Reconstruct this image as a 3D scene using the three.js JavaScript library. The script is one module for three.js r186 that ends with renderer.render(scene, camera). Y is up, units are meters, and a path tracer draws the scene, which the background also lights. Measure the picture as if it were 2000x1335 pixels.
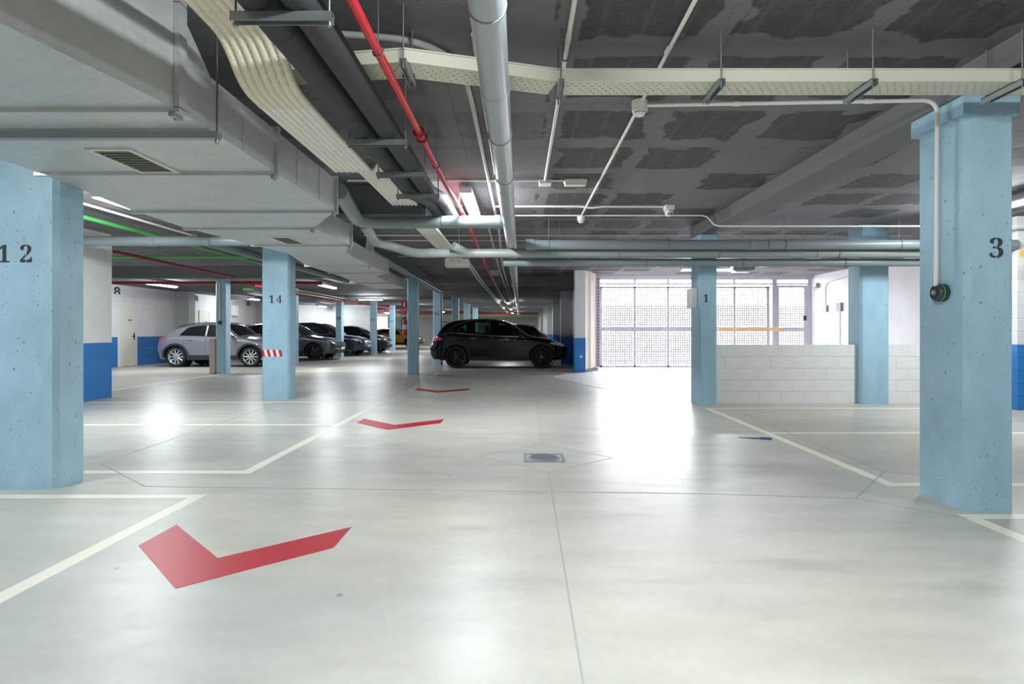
import * as THREE from 'three';
import { RoundedBoxGeometry } from 'three/addons/geometries/RoundedBoxGeometry.js';
import { mergeGeometries } from 'three/addons/utils/BufferGeometryUtils.js';
import { RectAreaLightUniformsLib } from 'three/addons/lights/RectAreaLightUniformsLib.js';
import { FontLoader } from 'three/addons/loaders/FontLoader.js';
import { TextGeometry } from 'three/addons/geometries/TextGeometry.js';
import { Brush, Evaluator, SUBTRACTION } from 'three-bvh-csg';

// ---------------------------------------------------------------- camera, sky, exposure
// World: x to the right, y up, d = distance down the aisle (z = -d). Metres.
const scene = new THREE.Scene();
const FOCAL = 1080, EYE = 1.28;
const camera = new THREE.PerspectiveCamera(2 * Math.atan(667.5 / FOCAL) * 180 / Math.PI, 2000 / 1335, 0.05, 300);
camera.position.set(0, EYE, 0);
camera.lookAt(0, EYE, -10);
camera.setViewOffset(2000, 1335, -16, 22.5, 2000, 1335);      // shift lens: the verticals stay vertical
const renderer = new THREE.WebGLRenderer({ antialias: true });
renderer.toneMapping = THREE.LinearToneMapping;
renderer.toneMappingExposure = 1.82;
renderer.shadowMap.enabled = true;
RectAreaLightUniformsLib.init();
scene.background = new THREE.Color(0.9, 0.92, 1.0);           // bright even overcast daylight outside the gate
scene.backgroundIntensity = 20;
const LAMP_POWER = 88;                                          // radiance of every fluorescent diffuser's light

// ---------------------------------------------------------------- helpers
let seed = 12345;
const rnd = () => { seed = (seed * 1664525 + 1013904223) >>> 0; return seed / 4294967296; };
const V = (x, y, d) => new THREE.Vector3(x, y, -d);
const taken = new Map();
function numbered(n) { const k = taken.get(n) || 0; taken.set(n, k + 1); return k ? `${n}_${String(k).padStart(3, '0')}` : n; }
function shade(o) { o.castShadow = true; o.receiveShadow = true; return o; }
function thing(name, label, category, base = [0, 0, 0], group) {
  const o = new THREE.Group(); o.name = numbered(name); o.position.copy(V(...base)); scene.add(o);
  o.userData = { label, category }; if (group) o.userData.group = group;
  return o;
}
function structure(name, base = [0, 0, 0], label, category) {
  const o = new THREE.Group(); o.name = name; o.position.copy(V(...base)); scene.add(o);
  o.userData = { kind: 'structure' }; if (label) o.userData.label = label; if (category) o.userData.category = category;
  return o;
}
// part(): geometry given in world metres, moved into the frame of its (unturned) thing
function part(parent, name, geo, mat, label, top) {
  const m = shade(new THREE.Mesh(geo, mat)); m.name = name;
  let p = parent, off = new THREE.Vector3();
  while (p && p !== scene) { off.add(p.position); p = p.parent; }
  geo.translate(-off.x, -off.y, -off.z);
  parent.add(m); if (label) m.userData.label = label;
  return m;
}
function local(parent, name, geo, mat, label) { const m = shade(new THREE.Mesh(geo, mat)); m.name = name; parent.add(m); if (label) m.userData.label = label; return m; }
// box-projected uv in metres
function uvBox(g, s = 1) {
  const q = g.index ? g.toNonIndexed() : g; q.computeVertexNormals();
  const p = q.attributes.position, n = q.attributes.normal, uv = new Float32Array(p.count * 2);
  for (let i = 0; i < p.count; i++) {
    const ax = Math.abs(n.getX(i)), ay = Math.abs(n.getY(i)), az = Math.abs(n.getZ(i));
    let u, v;
    if (ay >= ax && ay >= az) { u = p.getX(i); v = -p.getZ(i); } else if (ax >= az) { u = -p.getZ(i); v = p.getY(i); } else { u = p.getX(i); v = p.getY(i); }
    uv[2 * i] = u / s; uv[2 * i + 1] = v / s;
  }
  q.setAttribute('uv', new THREE.BufferAttribute(uv, 2));
  return q;
}
const bx = (x0, x1, y0, y1, d0, d1) => { const g = new THREE.BoxGeometry(Math.abs(x1 - x0), Math.abs(y1 - y0), Math.abs(d1 - d0)); g.translate((x0 + x1) / 2, (y0 + y1) / 2, -(d0 + d1) / 2); return uvBox(g); };
const rbx = (x0, x1, y0, y1, d0, d1, r = 0.01, n = 2) => { const g = new RoundedBoxGeometry(x1 - x0, y1 - y0, d1 - d0, n, r); g.translate((x0 + x1) / 2, (y0 + y1) / 2, -(d0 + d1) / 2); return g; };
function merge(list) { return mergeGeometries(list.map(g => { const q = g.index ? g.toNonIndexed() : g; for (const k of Object.keys(q.attributes)) if (!['position', 'normal', 'uv'].includes(k)) q.deleteAttribute(k); return q; })); }
// polyline with rounded corners
function fillet(pts, rad, n = 7) {
  const P = pts.map(p => V(...p)), out = [P[0]];
  for (let i = 1; i < P.length - 1; i++) {
    const a = P[i - 1].clone().sub(P[i]), b = P[i + 1].clone().sub(P[i]), r = Math.min(rad, a.length() * 0.49, b.length() * 0.49);
    const s = P[i].clone().add(a.setLength(r)), e = P[i].clone().add(b.setLength(r));
    for (let k = 0; k <= n; k++) { const t = k / n; out.push(s.clone().multiplyScalar((1 - t) * (1 - t)).addScaledVector(P[i], 2 * t * (1 - t)).addScaledVector(e, t * t)); }
  }
  out.push(P[P.length - 1]); return out;
}
function sweep(pts, r, seg = 12, rf) {
  const n = pts.length, pos = [], uv = [], idx = [];
  let nrm = null, len = 0;
  for (let i = 0; i < n; i++) {
    const t = new THREE.Vector3();
    if (i > 0) t.add(pts[i].clone().sub(pts[i - 1]).normalize());
    if (i < n - 1) t.add(pts[i + 1].clone().sub(pts[i]).normalize());
    t.normalize();
    if (!nrm) { nrm = Math.abs(t.y) > 0.9 ? new THREE.Vector3(1, 0, 0) : new THREE.Vector3(0, 1, 0); }
    nrm.addScaledVector(t, -nrm.dot(t)).normalize();
    const b = t.clone().cross(nrm);
    if (i) len += pts[i].distanceTo(pts[i - 1]);
    const rr = rf ? rf(i, len) : r;
    for (let k = 0; k <= seg; k++) {
      const a = k / seg * Math.PI * 2, c = Math.cos(a) * rr, s = Math.sin(a) * rr;
      pos.push(pts[i].x + nrm.x * c + b.x * s, pts[i].y + nrm.y * c + b.y * s, pts[i].z + nrm.z * c + b.z * s);
      uv.push(k / seg * 2 * Math.PI * r, len);
    }
  }
  const w = seg + 1;
  for (let i = 0; i < n - 1; i++) for (let k = 0; k < seg; k++) { const a = i * w + k; idx.push(a, a + w, a + 1, a + 1, a + w, a + w + 1); }
  for (const [row, flip] of [[0, true], [n - 1, false]]) {          // end caps
    const c = pos.length / 3; pos.push(pts[row].x, pts[row].y, pts[row].z); uv.push(0, 0);
    const o = pos.length / 3;
    for (let k = 0; k <= seg; k++) { const a = (row * w + k) * 3; pos.push(pos[a], pos[a + 1], pos[a + 2]); uv.push(0, 0); }
    for (let k = 0; k < seg; k++) flip ? idx.push(c, o + k, o + k + 1) : idx.push(c, o + k + 1, o + k);
  }
  const g = new THREE.BufferGeometry();
  g.setAttribute('position', new THREE.Float32BufferAttribute(pos, 3)); g.setAttribute('uv', new THREE.Float32BufferAttribute(uv, 2)); g.setIndex(idx);
  const q = g; q.computeVertexNormals(); return q.toNonIndexed();
}
const tube = (pts, r, seg = 12, bend = 0) => sweep(bend ? fillet(pts, bend) : pts.map(p => V(...p)), r, seg);
// sleeve (cylinder) round a pipe
function sleeve([x, y, d], axis, r, len, seg = 18) {
  const g = new THREE.CylinderGeometry(r, r, len, seg);
  if (axis === 'x') g.rotateZ(Math.PI / 2); else if (axis === 'd') g.rotateX(Math.PI / 2);
  g.translate(x, y, -d); return g;
}
function ring([x, y, d], axis, r, t = 0.004) {
  const g = new THREE.TorusGeometry(r, t, 6, 20);
  if (axis === 'x') g.rotateY(Math.PI / 2);
  g.translate(x, y, -d); return g;
}
const rodGeo = (x, y0, y1, d, r = 0.005) => { const g = new THREE.CylinderGeometry(r, r, y1 - y0, 6); g.translate(x, (y0 + y1) / 2, -d); return g; };
function hexa(a, b) {   // two rings of four corners [x,y,d]: bottom-left, bottom-right, top-right, top-left
  const p = [...a, ...b].map(c => V(...c)), f = [[0, 3, 2, 1], [4, 5, 6, 7], [0, 1, 5, 4], [1, 2, 6, 5], [2, 3, 7, 6], [3, 0, 4, 7]], pos = [];
  for (const q of f) for (const k of [0, 1, 2, 0, 2, 3]) pos.push(p[q[k]].x, p[q[k]].y, p[q[k]].z);
  const g = new THREE.BufferGeometry(); g.setAttribute('position', new THREE.Float32BufferAttribute(pos, 3));
  return uvBox(g);
}
function prism(poly, y0, y1) {   // plan polygon [[x,d],...] extruded upwards
  const s = new THREE.Shape(poly.map(([x, d]) => new THREE.Vector2(x, d)));
  const g = new THREE.ExtrudeGeometry(s, { depth: y1 - y0, bevelEnabled: false });
  g.rotateX(-Math.PI / 2); g.translate(0, y0, 0);           // (x, d, h) -> (x, h, -d)
  return uvBox(g);
}

// ---------------------------------------------------------------- procedural textures
const HS = new Uint32Array(4096); for (let i = 0; i < 4096; i++) HS[i] = Math.floor(rnd() * 4294967295);
const hash = (x, y) => HS[(HS[x & 4095] + y) & 4095] / 4294967295;
function vn(x, y) {
  const xi = Math.floor(x), yi = Math.floor(y); let u = x - xi, v = y - yi; u = u * u * (3 - 2 * u); v = v * v * (3 - 2 * v);
  const a = hash(xi, yi), b = hash(xi + 1, yi), c = hash(xi, yi + 1), e = hash(xi + 1, yi + 1);
  return a + (b - a) * u + (c - a) * v + (a - b - c + e) * u * v;
}
function fbm(x, y, o = 4) { let s = 0, a = 0.5, t = 0; for (let i = 0; i < o; i++) { s += a * vn(x, y); t += a; x = x * 2.03 + 17.3; y = y * 2.01 + 9.1; a *= 0.5; } return s / t; }
const cl = (v, a = 0, b = 1) => v < a ? a : v > b ? b : v;
const sm = (a, b, x) => { const t = cl((x - a) / (b - a)); return t * t * (3 - 2 * t); };
function tex(w, h, fn, srgb = true, metres = [1, 1]) {
  const data = new Uint8Array(w * h * 4);
  for (let y = 0; y < h; y++) for (let x = 0; x < w; x++) {
    const c = fn(x, y), i = (y * w + x) * 4;
    data[i] = cl(c[0]) * 255; data[i + 1] = cl(c[1]) * 255; data[i + 2] = cl(c[2]) * 255; data[i + 3] = 255;
  }
  const t = new THREE.DataTexture(data, w, h, THREE.RGBAFormat); t.magFilter = THREE.LinearFilter; t.minFilter = THREE.LinearMipmapLinearFilter; t.generateMipmaps = true;
  t.wrapS = t.wrapT = THREE.MirroredRepeatWrapping; t.repeat.set(1 / metres[0], 1 / metres[1]);
  if (srgb) t.colorSpace = THREE.SRGBColorSpace; t.needsUpdate = true; return t;
}

// polished concrete floor: cloudy grey-green, trowel swirls, scuffs
const scratch = new Float32Array(2048 * 2048);
for (let n = 0; n < 420; n++) {   // trowel arcs and fine scratches
  let x = rnd() * 2048, y = rnd() * 2048, a = rnd() * 6.283; const turn = (rnd() - 0.5) * 0.03, L = 20 + rnd() * rnd() * 160, k = (rnd() > 0.4 ? -1 : 0.7) * (0.012 + rnd() * 0.03);
  for (let i = 0; i < L; i++) { scratch[(y & 2047) * 2048 + (x & 2047)] = k * Math.sin(Math.PI * i / L); x += Math.cos(a); y += Math.sin(a); a += turn; }
}
for (let n = 0; n < 260; n++) { const x = Math.floor(rnd() * 2048), y = Math.floor(rnd() * 2048), r = rnd() * 1.8; for (let j = -2; j <= 2; j++) for (let i = -2; i <= 2; i++) if (i * i + j * j <= r * r) scratch[((y + j) & 2047) * 2048 + ((x + i) & 2047)] = -0.1 - rnd() * 0.08; }
const floorColor = tex(2048, 2048, (x, y) => {
  const X = x / 2048 * 20, Y = y / 2048 * 20;
  const c = fbm(X * 0.45 + 3, Y * 0.6, 5) - 0.5, f = fbm(X * 2.2 + Y * 0.8, Y * 7, 4) - 0.5, s = fbm(X * 30, Y * 30, 2) - 0.5;
  const scuff = sm(0.6, 0.85, fbm(X * 1.3 + 40, Y * 5 + 11, 5)) * -0.05;
  const k = 0.765 + c * 0.17 + f * 0.09 + s * 0.03 + scuff + scratch[y * 2048 + x];
  return [k * (1.005 + c * 0.02), k * 1.005, k * (0.945 - c * 0.04)];
}, true, [20, 20]);
floorColor.offset.set(0.5, 0.05);
const floorRough = tex(1024, 1024, (x, y) => {
  const X = x / 1024 * 10, Y = y / 1024 * 10; const k = 0.34 + (fbm(X * 0.9, Y * 1.6 + 7, 6) - 0.5) * 0.1 + (fbm(X * 12, Y * 16, 3) - 0.5) * 0.05;
  return [k, k, k];
}, false, [10, 10]);
const dustyShadeColor = tex(1024, 1024, (x, y) => {  // dusty tan concrete, darkened for the shade over the far floor
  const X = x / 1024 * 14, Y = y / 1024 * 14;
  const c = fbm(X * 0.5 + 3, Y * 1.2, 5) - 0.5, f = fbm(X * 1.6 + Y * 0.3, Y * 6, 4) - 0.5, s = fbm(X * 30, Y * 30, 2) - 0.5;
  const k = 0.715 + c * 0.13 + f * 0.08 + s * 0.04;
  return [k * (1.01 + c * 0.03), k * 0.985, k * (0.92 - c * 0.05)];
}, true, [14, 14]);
// ceiling: lighter smeared paint with rectangles of bare dark vault blocks; covers x -6..10, d 0..16
const ceilColor = tex(2048, 2048, (x, y) => {
  const X = x / 2048 * 16 - 6, D = y / 2048 * 16;
  const wob = (fbm(X * 5, D * 5, 3) - 0.5) * 0.24, wob2 = (fbm(X * 5 + 50, D * 5 + 50, 3) - 0.5) * 0.24;
  let k = 0.47 + (fbm(X * 0.9, D * 0.9, 3) - 0.5) * 0.07 + (fbm(X * 3, D * 18, 3) - 0.5) * 0.045;
  const i = Math.floor((X - 0.36) / 0.93), j = Math.floor((D - 0.93) / 0.925);
  const u = (X - 0.36) - i * 0.93 + wob, v = (D - 0.93) - j * 0.925 + wob2;
  const some = hash(i * 7 + 100, j * 13 + 31), on = X > 0.2 && X < 3.05 ? some > 0.12 : some > 0.5;
  const near = X < 0.2 ? 0.35 : 1;
  if (on) {
    let m = sm(0.0, 0.025, u) * sm(0.78, 0.755, u) * sm(0, 0.025, v) * sm(0.7, 0.675, v) * near;
    const su = (X - 0.36 - i * 0.93) % 0.26; m *= 1 - 0.3 * (1 - sm(0.008, 0.02, Math.abs(su - 0.13)));
    k = k * (1 - m) + m * (0.3 + (vn(X * 110, D * 110) - 0.5) * 0.1 + (fbm(X * 14, D * 14, 2) - 0.5) * 0.06);
  }
  const jl = Math.min(Math.abs(D - 5.57), Math.abs(D - 3.0), Math.abs(D - 8.3), Math.abs(D - 11)); k -= 0.11 * (1 - sm(0.003, 0.012, jl + wob * 0.02));
  const jx = Math.abs(((X + 100.02 + D * 0.01) % 1.86) - 0.93); k -= 0.07 * (1 - sm(0.003, 0.01, jx)) * (hash(Math.floor(D * 1.3), Math.floor(X / 1.86) + 9) > 0.4 ? 1 : 0);
  const cr = sm(0.012, 0.0, Math.abs(fbm(X * 1.2 + 9, D * 1.2 + 3, 4) - 0.5)); k -= 0.045 * cr;
  return [k, k * 0.985, k * 1.005];
}, true, [16, 16]);
ceilColor.offset.set(6 / 16, 0);
const ceilBump = tex(1024, 1024, (x, y) => { const k = fbm(x / 7, y / 7, 3) * 0.7 + fbm(x / 60, y / 60, 2) * 0.3; return [k, k, k]; }, false, [2, 2]);
const ceilFar = tex(1024, 1024, (x, y) => {
  const X = x / 1024 * 8, D = y / 1024 * 8; let k = 0.42 + (fbm(X, D, 3) - 0.5) * 0.1 + (fbm(X * 4, D * 16, 3) - 0.5) * 0.05;
  const u = (X % 1) + (fbm(X * 5, D * 5, 2) - 0.5) * 0.1, v = (D % 1) + (fbm(X * 5 + 9, D * 5, 2) - 0.5) * 0.1; if (hash(Math.floor(X), Math.floor(D)) > 0.55) k -= 0.08 * sm(0.1, 0.14, u) * sm(0.9, 0.86, u) * sm(0.1, 0.14, v) * sm(0.8, 0.76, v);
  return [k, k * 0.985, k];
}, true, [8, 8]);
// painted concrete with blow holes (columns)
const pitList = []; for (let i = 0; i < 520; i++) pitList.push([rnd() * 1024, rnd() * 1024, 0.9 + rnd() * rnd() * rnd() * 4.2, 0.7 + rnd() * 1.6]);
const pitMap = new Float32Array(1024 * 1024);
for (const [px, py, r, e] of pitList) for (let y = -10; y <= 10; y++) for (let x = -8; x <= 8; x++) { const q = (x / r) ** 2 + (y / (r * e)) ** 2; if (q < 1) pitMap[((py + y + 1024) & 1023) * 1024 + ((px + x + 1024) & 1023)] = 1; }
const colColor = tex(1024, 1024, (x, y) => {
  const n = (fbm(x / 90, y / 200, 4) - 0.5) * 0.09 + (fbm(x / 7, y / 7, 2) - 0.5) * 0.03, p = pitMap[y * 1024 + x] ? 0.74 : 1;
  return [(0.62 + n) * p, (0.76 + n) * p, (0.825 + n) * p];
}, true, [1.6, 1.6]);
const colBump = tex(1024, 1024, (x, y) => { const k = (pitMap[y * 1024 + x] ? 0 : 0.7) + (fbm(x / 12, y / 12, 3)) * 0.3; return [k, k, k]; }, false, [1.6, 1.6]);
// galvanised sheet
const galvColor = tex(512, 512, (x, y) => { const k = 0.76 + (fbm(x / 14, y / 14, 2) - 0.5) * 0.05 + (fbm(x / 130, y / 60, 3) - 0.5) * 0.07; return [k * 0.985, k, k * 0.99]; }, true, [1.1, 1.1]);
const galvRough = tex(512, 512, (x, y) => { const k = 0.4 + (fbm(x / 18, y / 18, 3) - 0.5) * 0.12; return [k, k, k]; }, false, [0.9, 0.9]);
const paintBump = tex(512, 512, (x, y) => { const k = fbm(x / 9, y / 9, 4); return [k, k, k]; }, false, [0.7, 0.7]);
const blockBump = tex(512, 512, (x, y) => {   // 0.4 x 0.21 m blocks, painted over (far walls only)
  const X = x / 512 * 1.6, Y = y / 512 * 1.68, r = Math.floor(Y / 0.21), u = (X + (r % 2) * 0.2) % 0.4, v = Y % 0.21;
  const e = Math.min(u, 0.4 - u, v, 0.21 - v), k = 0.15 + 0.7 * sm(0.002, 0.009, e) + fbm(x / 8, y / 8, 2) * 0.15; return [k, k, k];
}, false, [1.6, 1.68]);
const whiteColor = tex(512, 512, (x, y) => { const k = 0.9 + (fbm(x / 60, y / 60, 4) - 0.5) * 0.05; return [k, k, k * 0.99]; }, true, [2.5, 2.5]);
const rampColor = tex(512, 512, (x, y) => { const k = 0.76 + (fbm(x / 20, y / 20, 4) - 0.5) * 0.22; return [k, k, k * 1.01]; }, true, [1.5, 1.5]);
const rampBump = tex(512, 512, (x, y) => { const k = fbm(x / 8, y / 8, 3); return [k, k, k]; }, false, [1, 1]);

const M = {};
const std = (o) => new THREE.MeshStandardMaterial(o);
const phys = (o) => new THREE.MeshPhysicalMaterial(o);
M.floor = phys({ map: floorColor, roughnessMap: floorRough, roughness: 1.05, metalness: 0, ior: 1.44 });
M.floorDustyShade = phys({ map: dustyShadeColor, roughnessMap: floorRough, roughness: 1.1, ior: 1.5 });  // far floor: dusty tan and its shade together in one colour
M.floorBay = phys({ map: dustyShadeColor, roughnessMap: floorRough, roughness: 1.1, ior: 1.5, color: new THREE.Color(1.1, 1.11, 1.08) });
M.ceil = std({ map: ceilColor, bumpMap: ceilBump, bumpScale: 0.008, roughness: 0.75 });
M.ceilFar = std({ map: ceilFar, bumpMap: ceilBump, bumpScale: 0.006, roughness: 0.75 });
M.beam = std({ color: '#757476', bumpMap: ceilBump, bumpScale: 0.004, roughness: 0.75 });
M.column = std({ map: colColor, bumpMap: colBump, bumpScale: 0.004, roughness: 0.5 });
M.white = std({ map: whiteColor, bumpMap: paintBump, bumpScale: 0.002, roughness: 0.6 });
M.whiteBlocks = std({ map: whiteColor, bumpMap: blockBump, bumpScale: 0.006, roughness: 0.6 });
M.blue = std({ color: '#2a78c0', bumpMap: paintBump, bumpScale: 0.002, roughness: 0.45 });
M.blueBlocks = std({ color: '#2a78c0', bumpMap: blockBump, bumpScale: 0.006, roughness: 0.45 });
M.greyWall = std({ color: '#b9bab8', bumpMap: paintBump, bumpScale: 0.003, roughness: 0.7 });
M.beige = std({ color: '#cdbfb2', bumpMap: rampBump, bumpScale: 0.006, roughness: 0.85 });
M.mortar = std({ color: '#dededb', roughness: 0.8 });
M.mortarBlue = std({ color: '#1a589a', roughness: 0.7 });
M.galv = std({ map: galvColor, roughnessMap: galvRough, roughness: 1, metalness: 0.25 });
M.steel = std({ color: '#9aa0a0', metalness: 0.7, roughness: 0.42 });
M.rod = std({ color: '#777b7b', metalness: 0.7, roughness: 0.45 });
M.pvc = std({ color: '#7f8b8c', roughness: 0.38 });
M.pvcLight = std({ color: '#929a95', roughness: 0.4 });
M.pvcMain = std({ color: '#a6acb0', roughness: 0.33 });
M.rubber = std({ color: '#3b3b3e', roughness: 0.72, bumpMap: ceilBump, bumpScale: 0.002 });
M.red = std({ color: '#c8202c', roughness: 0.35 });
M.redDark = std({ color: '#8e1420', roughness: 0.45 });
M.green = std({ color: '#4fae57', roughness: 0.4 });
M.conduit = std({ color: '#e8e6dc', roughness: 0.45 });
M.conduitBeige = std({ color: '#e6dfca', roughness: 0.5 });
M.conduitGrey = std({ color: '#b9b8b0', roughness: 0.45 });
M.tray = std({ color: '#d3d3bf', roughness: 0.45 });
M.plastic = std({ color: '#eceae2', roughness: 0.45 });
M.plasticGrey = std({ color: '#8c9190', roughness: 0.5 });
M.black = std({ color: '#17181a', roughness: 0.5 });
M.darkGreen = std({ color: '#34433f', roughness: 0.4 });
M.paintWhite = std({ color: '#f1ecd8', roughness: 0.42 });
M.paintRed = std({ color: '#b80c20', roughness: 0.42 });
M.joint = std({ color: '#adaea6', roughness: 0.8 });
M.cast = std({ color: '#8d8e94', metalness: 0.2, roughness: 0.5 });
M.void = std({ color: '#2a2a2e', roughness: 0.9 });
M.ink = std({ color: '#20242a', roughness: 0.6 });
M.gate = std({ color: '#b3adb8', metalness: 0, roughness: 0.5 });
M.ramp = std({ map: rampColor, bumpMap: rampBump, bumpScale: 0.006, roughness: 0.45 });
M.ground = std({ color: '#38383a', roughness: 0.9 });
M.doorLeaf = std({ color: '#e6e1d6', roughness: 0.45 });
M.orange = std({ color: '#e8742a', roughness: 0.45 });
M.wood = std({ color: '#d8b48e', roughness: 0.6 });
M.glow = std({ color: '#ffffff', emissive: '#f6fbff', emissiveIntensity: 6, roughness: 0.4 });
M.fixture = std({ color: '#e9ebea', roughness: 0.4 });

// ---------------------------------------------------------------- the shell
const H = 3.12, H2 = 2.88, H3 = 2.78;
const floor = structure('floor');
part(floor, 'slab', bx(-14.4, 3.08, -0.3, 0, -8.2, 9.9), M.floor);
part(floor, 'tan_slab', bx(3.08, 12.3, -0.3, 0, -8.2, 9.73), M.floorBay, 'duller tan concrete of the right bays');
part(floor, 'slab', bx(3.08, 12.3, -0.3, 0, 9.73, 9.9), M.floor);
part(floor, 'slab', bx(-2.45, 12.3, -0.3, 0, 9.9, 15.72), M.floor);
part(floor, 'slab', bx(1.9, 12.3, -0.3, 0, 15.72, 18.75), M.floor);
part(floor, 'tan_slab', bx(-14.4, -2.456, -0.3, 0, 9.906, 53), M.floorDustyShade, 'duller tan concrete of the far bays with shade in its colour');
part(floor, 'tan_slab', bx(-2.456, 1.894, -0.3, 0, 15.726, 53), M.floorDustyShade);  // floor round the black car, its shade painted into the tan
part(floor, 'tan_slab', bx(1.894, 2.25, -0.3, 0, 18.75, 53), M.floorDustyShade);
part(floor, 'ramp_surface', prism([[0.95, 14.9], [1.83, 12.0], [2.95, 9.75], [3.4, 9.97], [9.9, 9.97], [9.9, 18.7], [2.45, 18.7], [1.95, 16.85], [1.2, 16.2]], 0, 0.004), M.ramp, 'rough unpainted concrete apron in front of the gate');
const LINES = [   // painted bay lines: x0, x1, d0, d1
  [-2.54, -2.44, -7, 4.31], [-7.7, -2.54, 4.22, 4.31], [-2.52, -2.42, 4.95, 9.92], [-7.7, -2.52, 4.95, 5.05], [-7.7, -2.52, 7.45, 7.55], [-7.7, -2.52, 9.82, 9.92],
  [3.03, 3.13, 4.55, 9.14], [3.13, 7.9, 4.55, 4.64], [3.13, 7.9, 6.86, 6.95], [3.13, 9.0, 9.06, 9.14], [3.04, 3.14, -7, 3.85], [3.14, 7.9, 3.76, 3.85],
  [-8.6, -3.0, 17.3, 17.4], [-8.8, -8.7, 11.2, 17.3], [-2.52, -2.42, 15.2, 16.6]];
for (const [a, b, c, e] of LINES) part(floor, 'painted_line', bx(a, b, 0, 0.0015, c, e), M.paintWhite);
const arrow = [[-2.27, 3.29], [-1.71, 2.744], [-1.1, 3.26], [-1.1, 3.6], [-1.7, 3.108], [-2.265, 3.645]];
for (const [s, e] of [[0, 'nearest'], [4.38, 'middle'], [8.62, 'farthest']]) part(floor, 'painted_chevron', prism(arrow.map(([x, d]) => [x, d + s]), 0, 0.002), M.paintRed, `red painted chevron, ${e} of three on the floor`);
function joint(a, b, w = 0.012) {
  const [x0, d0] = a, [x1, d1] = b, L = Math.hypot(x1 - x0, d1 - d0), g = new THREE.BoxGeometry(L + w, 0.0016, w);
  g.rotateY(Math.atan2(d1 - d0, x1 - x0)); g.translate((x0 + x1) / 2, 0.0008, -(d0 + d1) / 2); part(floor, 'expansion_joint', g, M.joint);
}
joint([0.22, 1.0], [0.255, 5.0], 0.009); joint([0.256, 6.22], [0.29, 9.92]);
for (const [a, b] of [[[0.255, 5.0], [-0.41, 5.62]], [[-0.41, 5.62], [0.256, 6.22]], [[0.256, 6.22], [0.93, 5.56]], [[0.93, 5.56], [0.255, 5.0]]]) joint(a, b, 0.008);
joint([-3.08, 4.54], [1.42, 4.34], 0.008); joint([1.42, 4.34], [2.556, 4.217], 0.008); joint([-3.08, 4.54], [-4.04, 5.32], 0.011); joint([-4.04, 5.32], [-4.28, 10.0], 0.01);
joint([2.556, 4.217], [3.304, 5.02], 0.012); joint([3.304, 5.02], [3.44, 8.9], 0.009); joint([2.556, 4.217], [3.04, 3.775], 0.009); joint([3.304, 5.02], [3.9, 4.75], 0.008);

const ceiling = structure('ceiling');
part(ceiling, 'slab', bx(-14.4, 12.3, H, H + 0.3, -8.2, 16.3), M.ceil);
part(ceiling, 'slab', bx(-3.0, 10.1, H, H + 0.3, 16.3, 18.85), M.ceil);
const ceiling2 = structure('ceiling_far_bays'); part(ceiling2, 'slab', bx(-14.4, -3.0, H2, H + 0.3, 16.3, 53), M.ceilFar);
const ceiling3 = structure('ceiling_far_aisle'); part(ceiling3, 'slab', bx(-3.0, 2.1, H3, H + 0.3, 18.85, 53), M.ceilFar);
part(structure('beam_1'), 'concrete', bx(3.08, 3.46, 2.93, H, -8, 9.99), M.beam, 'concrete beam along the aisle over the columns');
part(structure('beam_2'), 'concrete', bx(-2.35, -1.215, 2.74, H, 6.92, 7.12), std({ color: '#47464a', roughness: 0.8 }));  // concrete coloured darker than the other beams to stand for shade
part(structure('beam_3'), 'concrete', bx(-14.1, -2.95, 2.8, H, 16.05, 16.4), M.beam);
part(structure('beam_4'), 'concrete', bx(-14.1, -3.2, 2.76, H2, 26.2, 26.5), M.beam);

const wallBack = structure('wall_back'); part(wallBack, 'plaster', bx(-14.4, 12.3, 0, H, -8.4, -8.2), M.white);
const dado = (w, x0, x1, d0, d1, top = 1.05) => part(w, 'dado', bx(x0, x1, 0, top, d0, d1), M.blueBlocks, 'blue painted dado');
// wall of painted blocks: each block its own mesh, joints recessed. axis 'd' runs down the aisle (facing +x), axis 'x' runs across (facing the camera)
const blockGeoCache = new Map();
function blockGeo(l, h, t, axis) {
  const k = [l.toFixed(3), h, t, axis].join(); if (!blockGeoCache.has(k)) blockGeoCache.set(k, uvBox(axis === 'x' ? new THREE.BoxGeometry(l, h, t) : new THREE.BoxGeometry(t, h, l))); return blockGeoCache.get(k);
}
function blocks(w, axis, a0, a1, face, courses, ch, matOf, bl = 0.4) {
  for (let r = 0; r < courses; r++) {
    let a = a0 - (r % 2 ? bl / 2 : 0);
    while (a < a1 - 0.01) {
      const s = Math.max(a, a0), e = Math.min(a + bl, a1); a += bl; if (e - s < 0.03) continue;
      const l = e - s - 0.0025, m = shade(new THREE.Mesh(blockGeo(l, ch - 0.0025, 0.06, axis), matOf(r))); m.name = 'block';
      const off = 0.03 - (hash(r * 17, Math.round(s * 10) + 50) * 0.0008);
      const p = axis === 'x' ? V((s + e) / 2, (r + 0.5) * ch, face + off) : V(face - off, (r + 0.5) * ch, (s + e) / 2);
      m.position.copy(p.sub(w.position)); w.add(m);
    }
  }
}
const wallRoom = structure('wall_left_near');
part(wallRoom, 'core', bx(-8.1, -7.856, 0, H, -8.2, 10.62), M.mortar);
dado(wallRoom, -7.9, -7.85, -8.2, 8.58); part(wallRoom, 'plaster', bx(-7.9, -7.85, 1.05, H, -8.2, 8.58), M.whiteBlocks);
blocks(wallRoom, 'd', 8.63, 10.63, -7.85, 14, 0.21, r => r < 5 ? M.blue : M.white);

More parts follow.
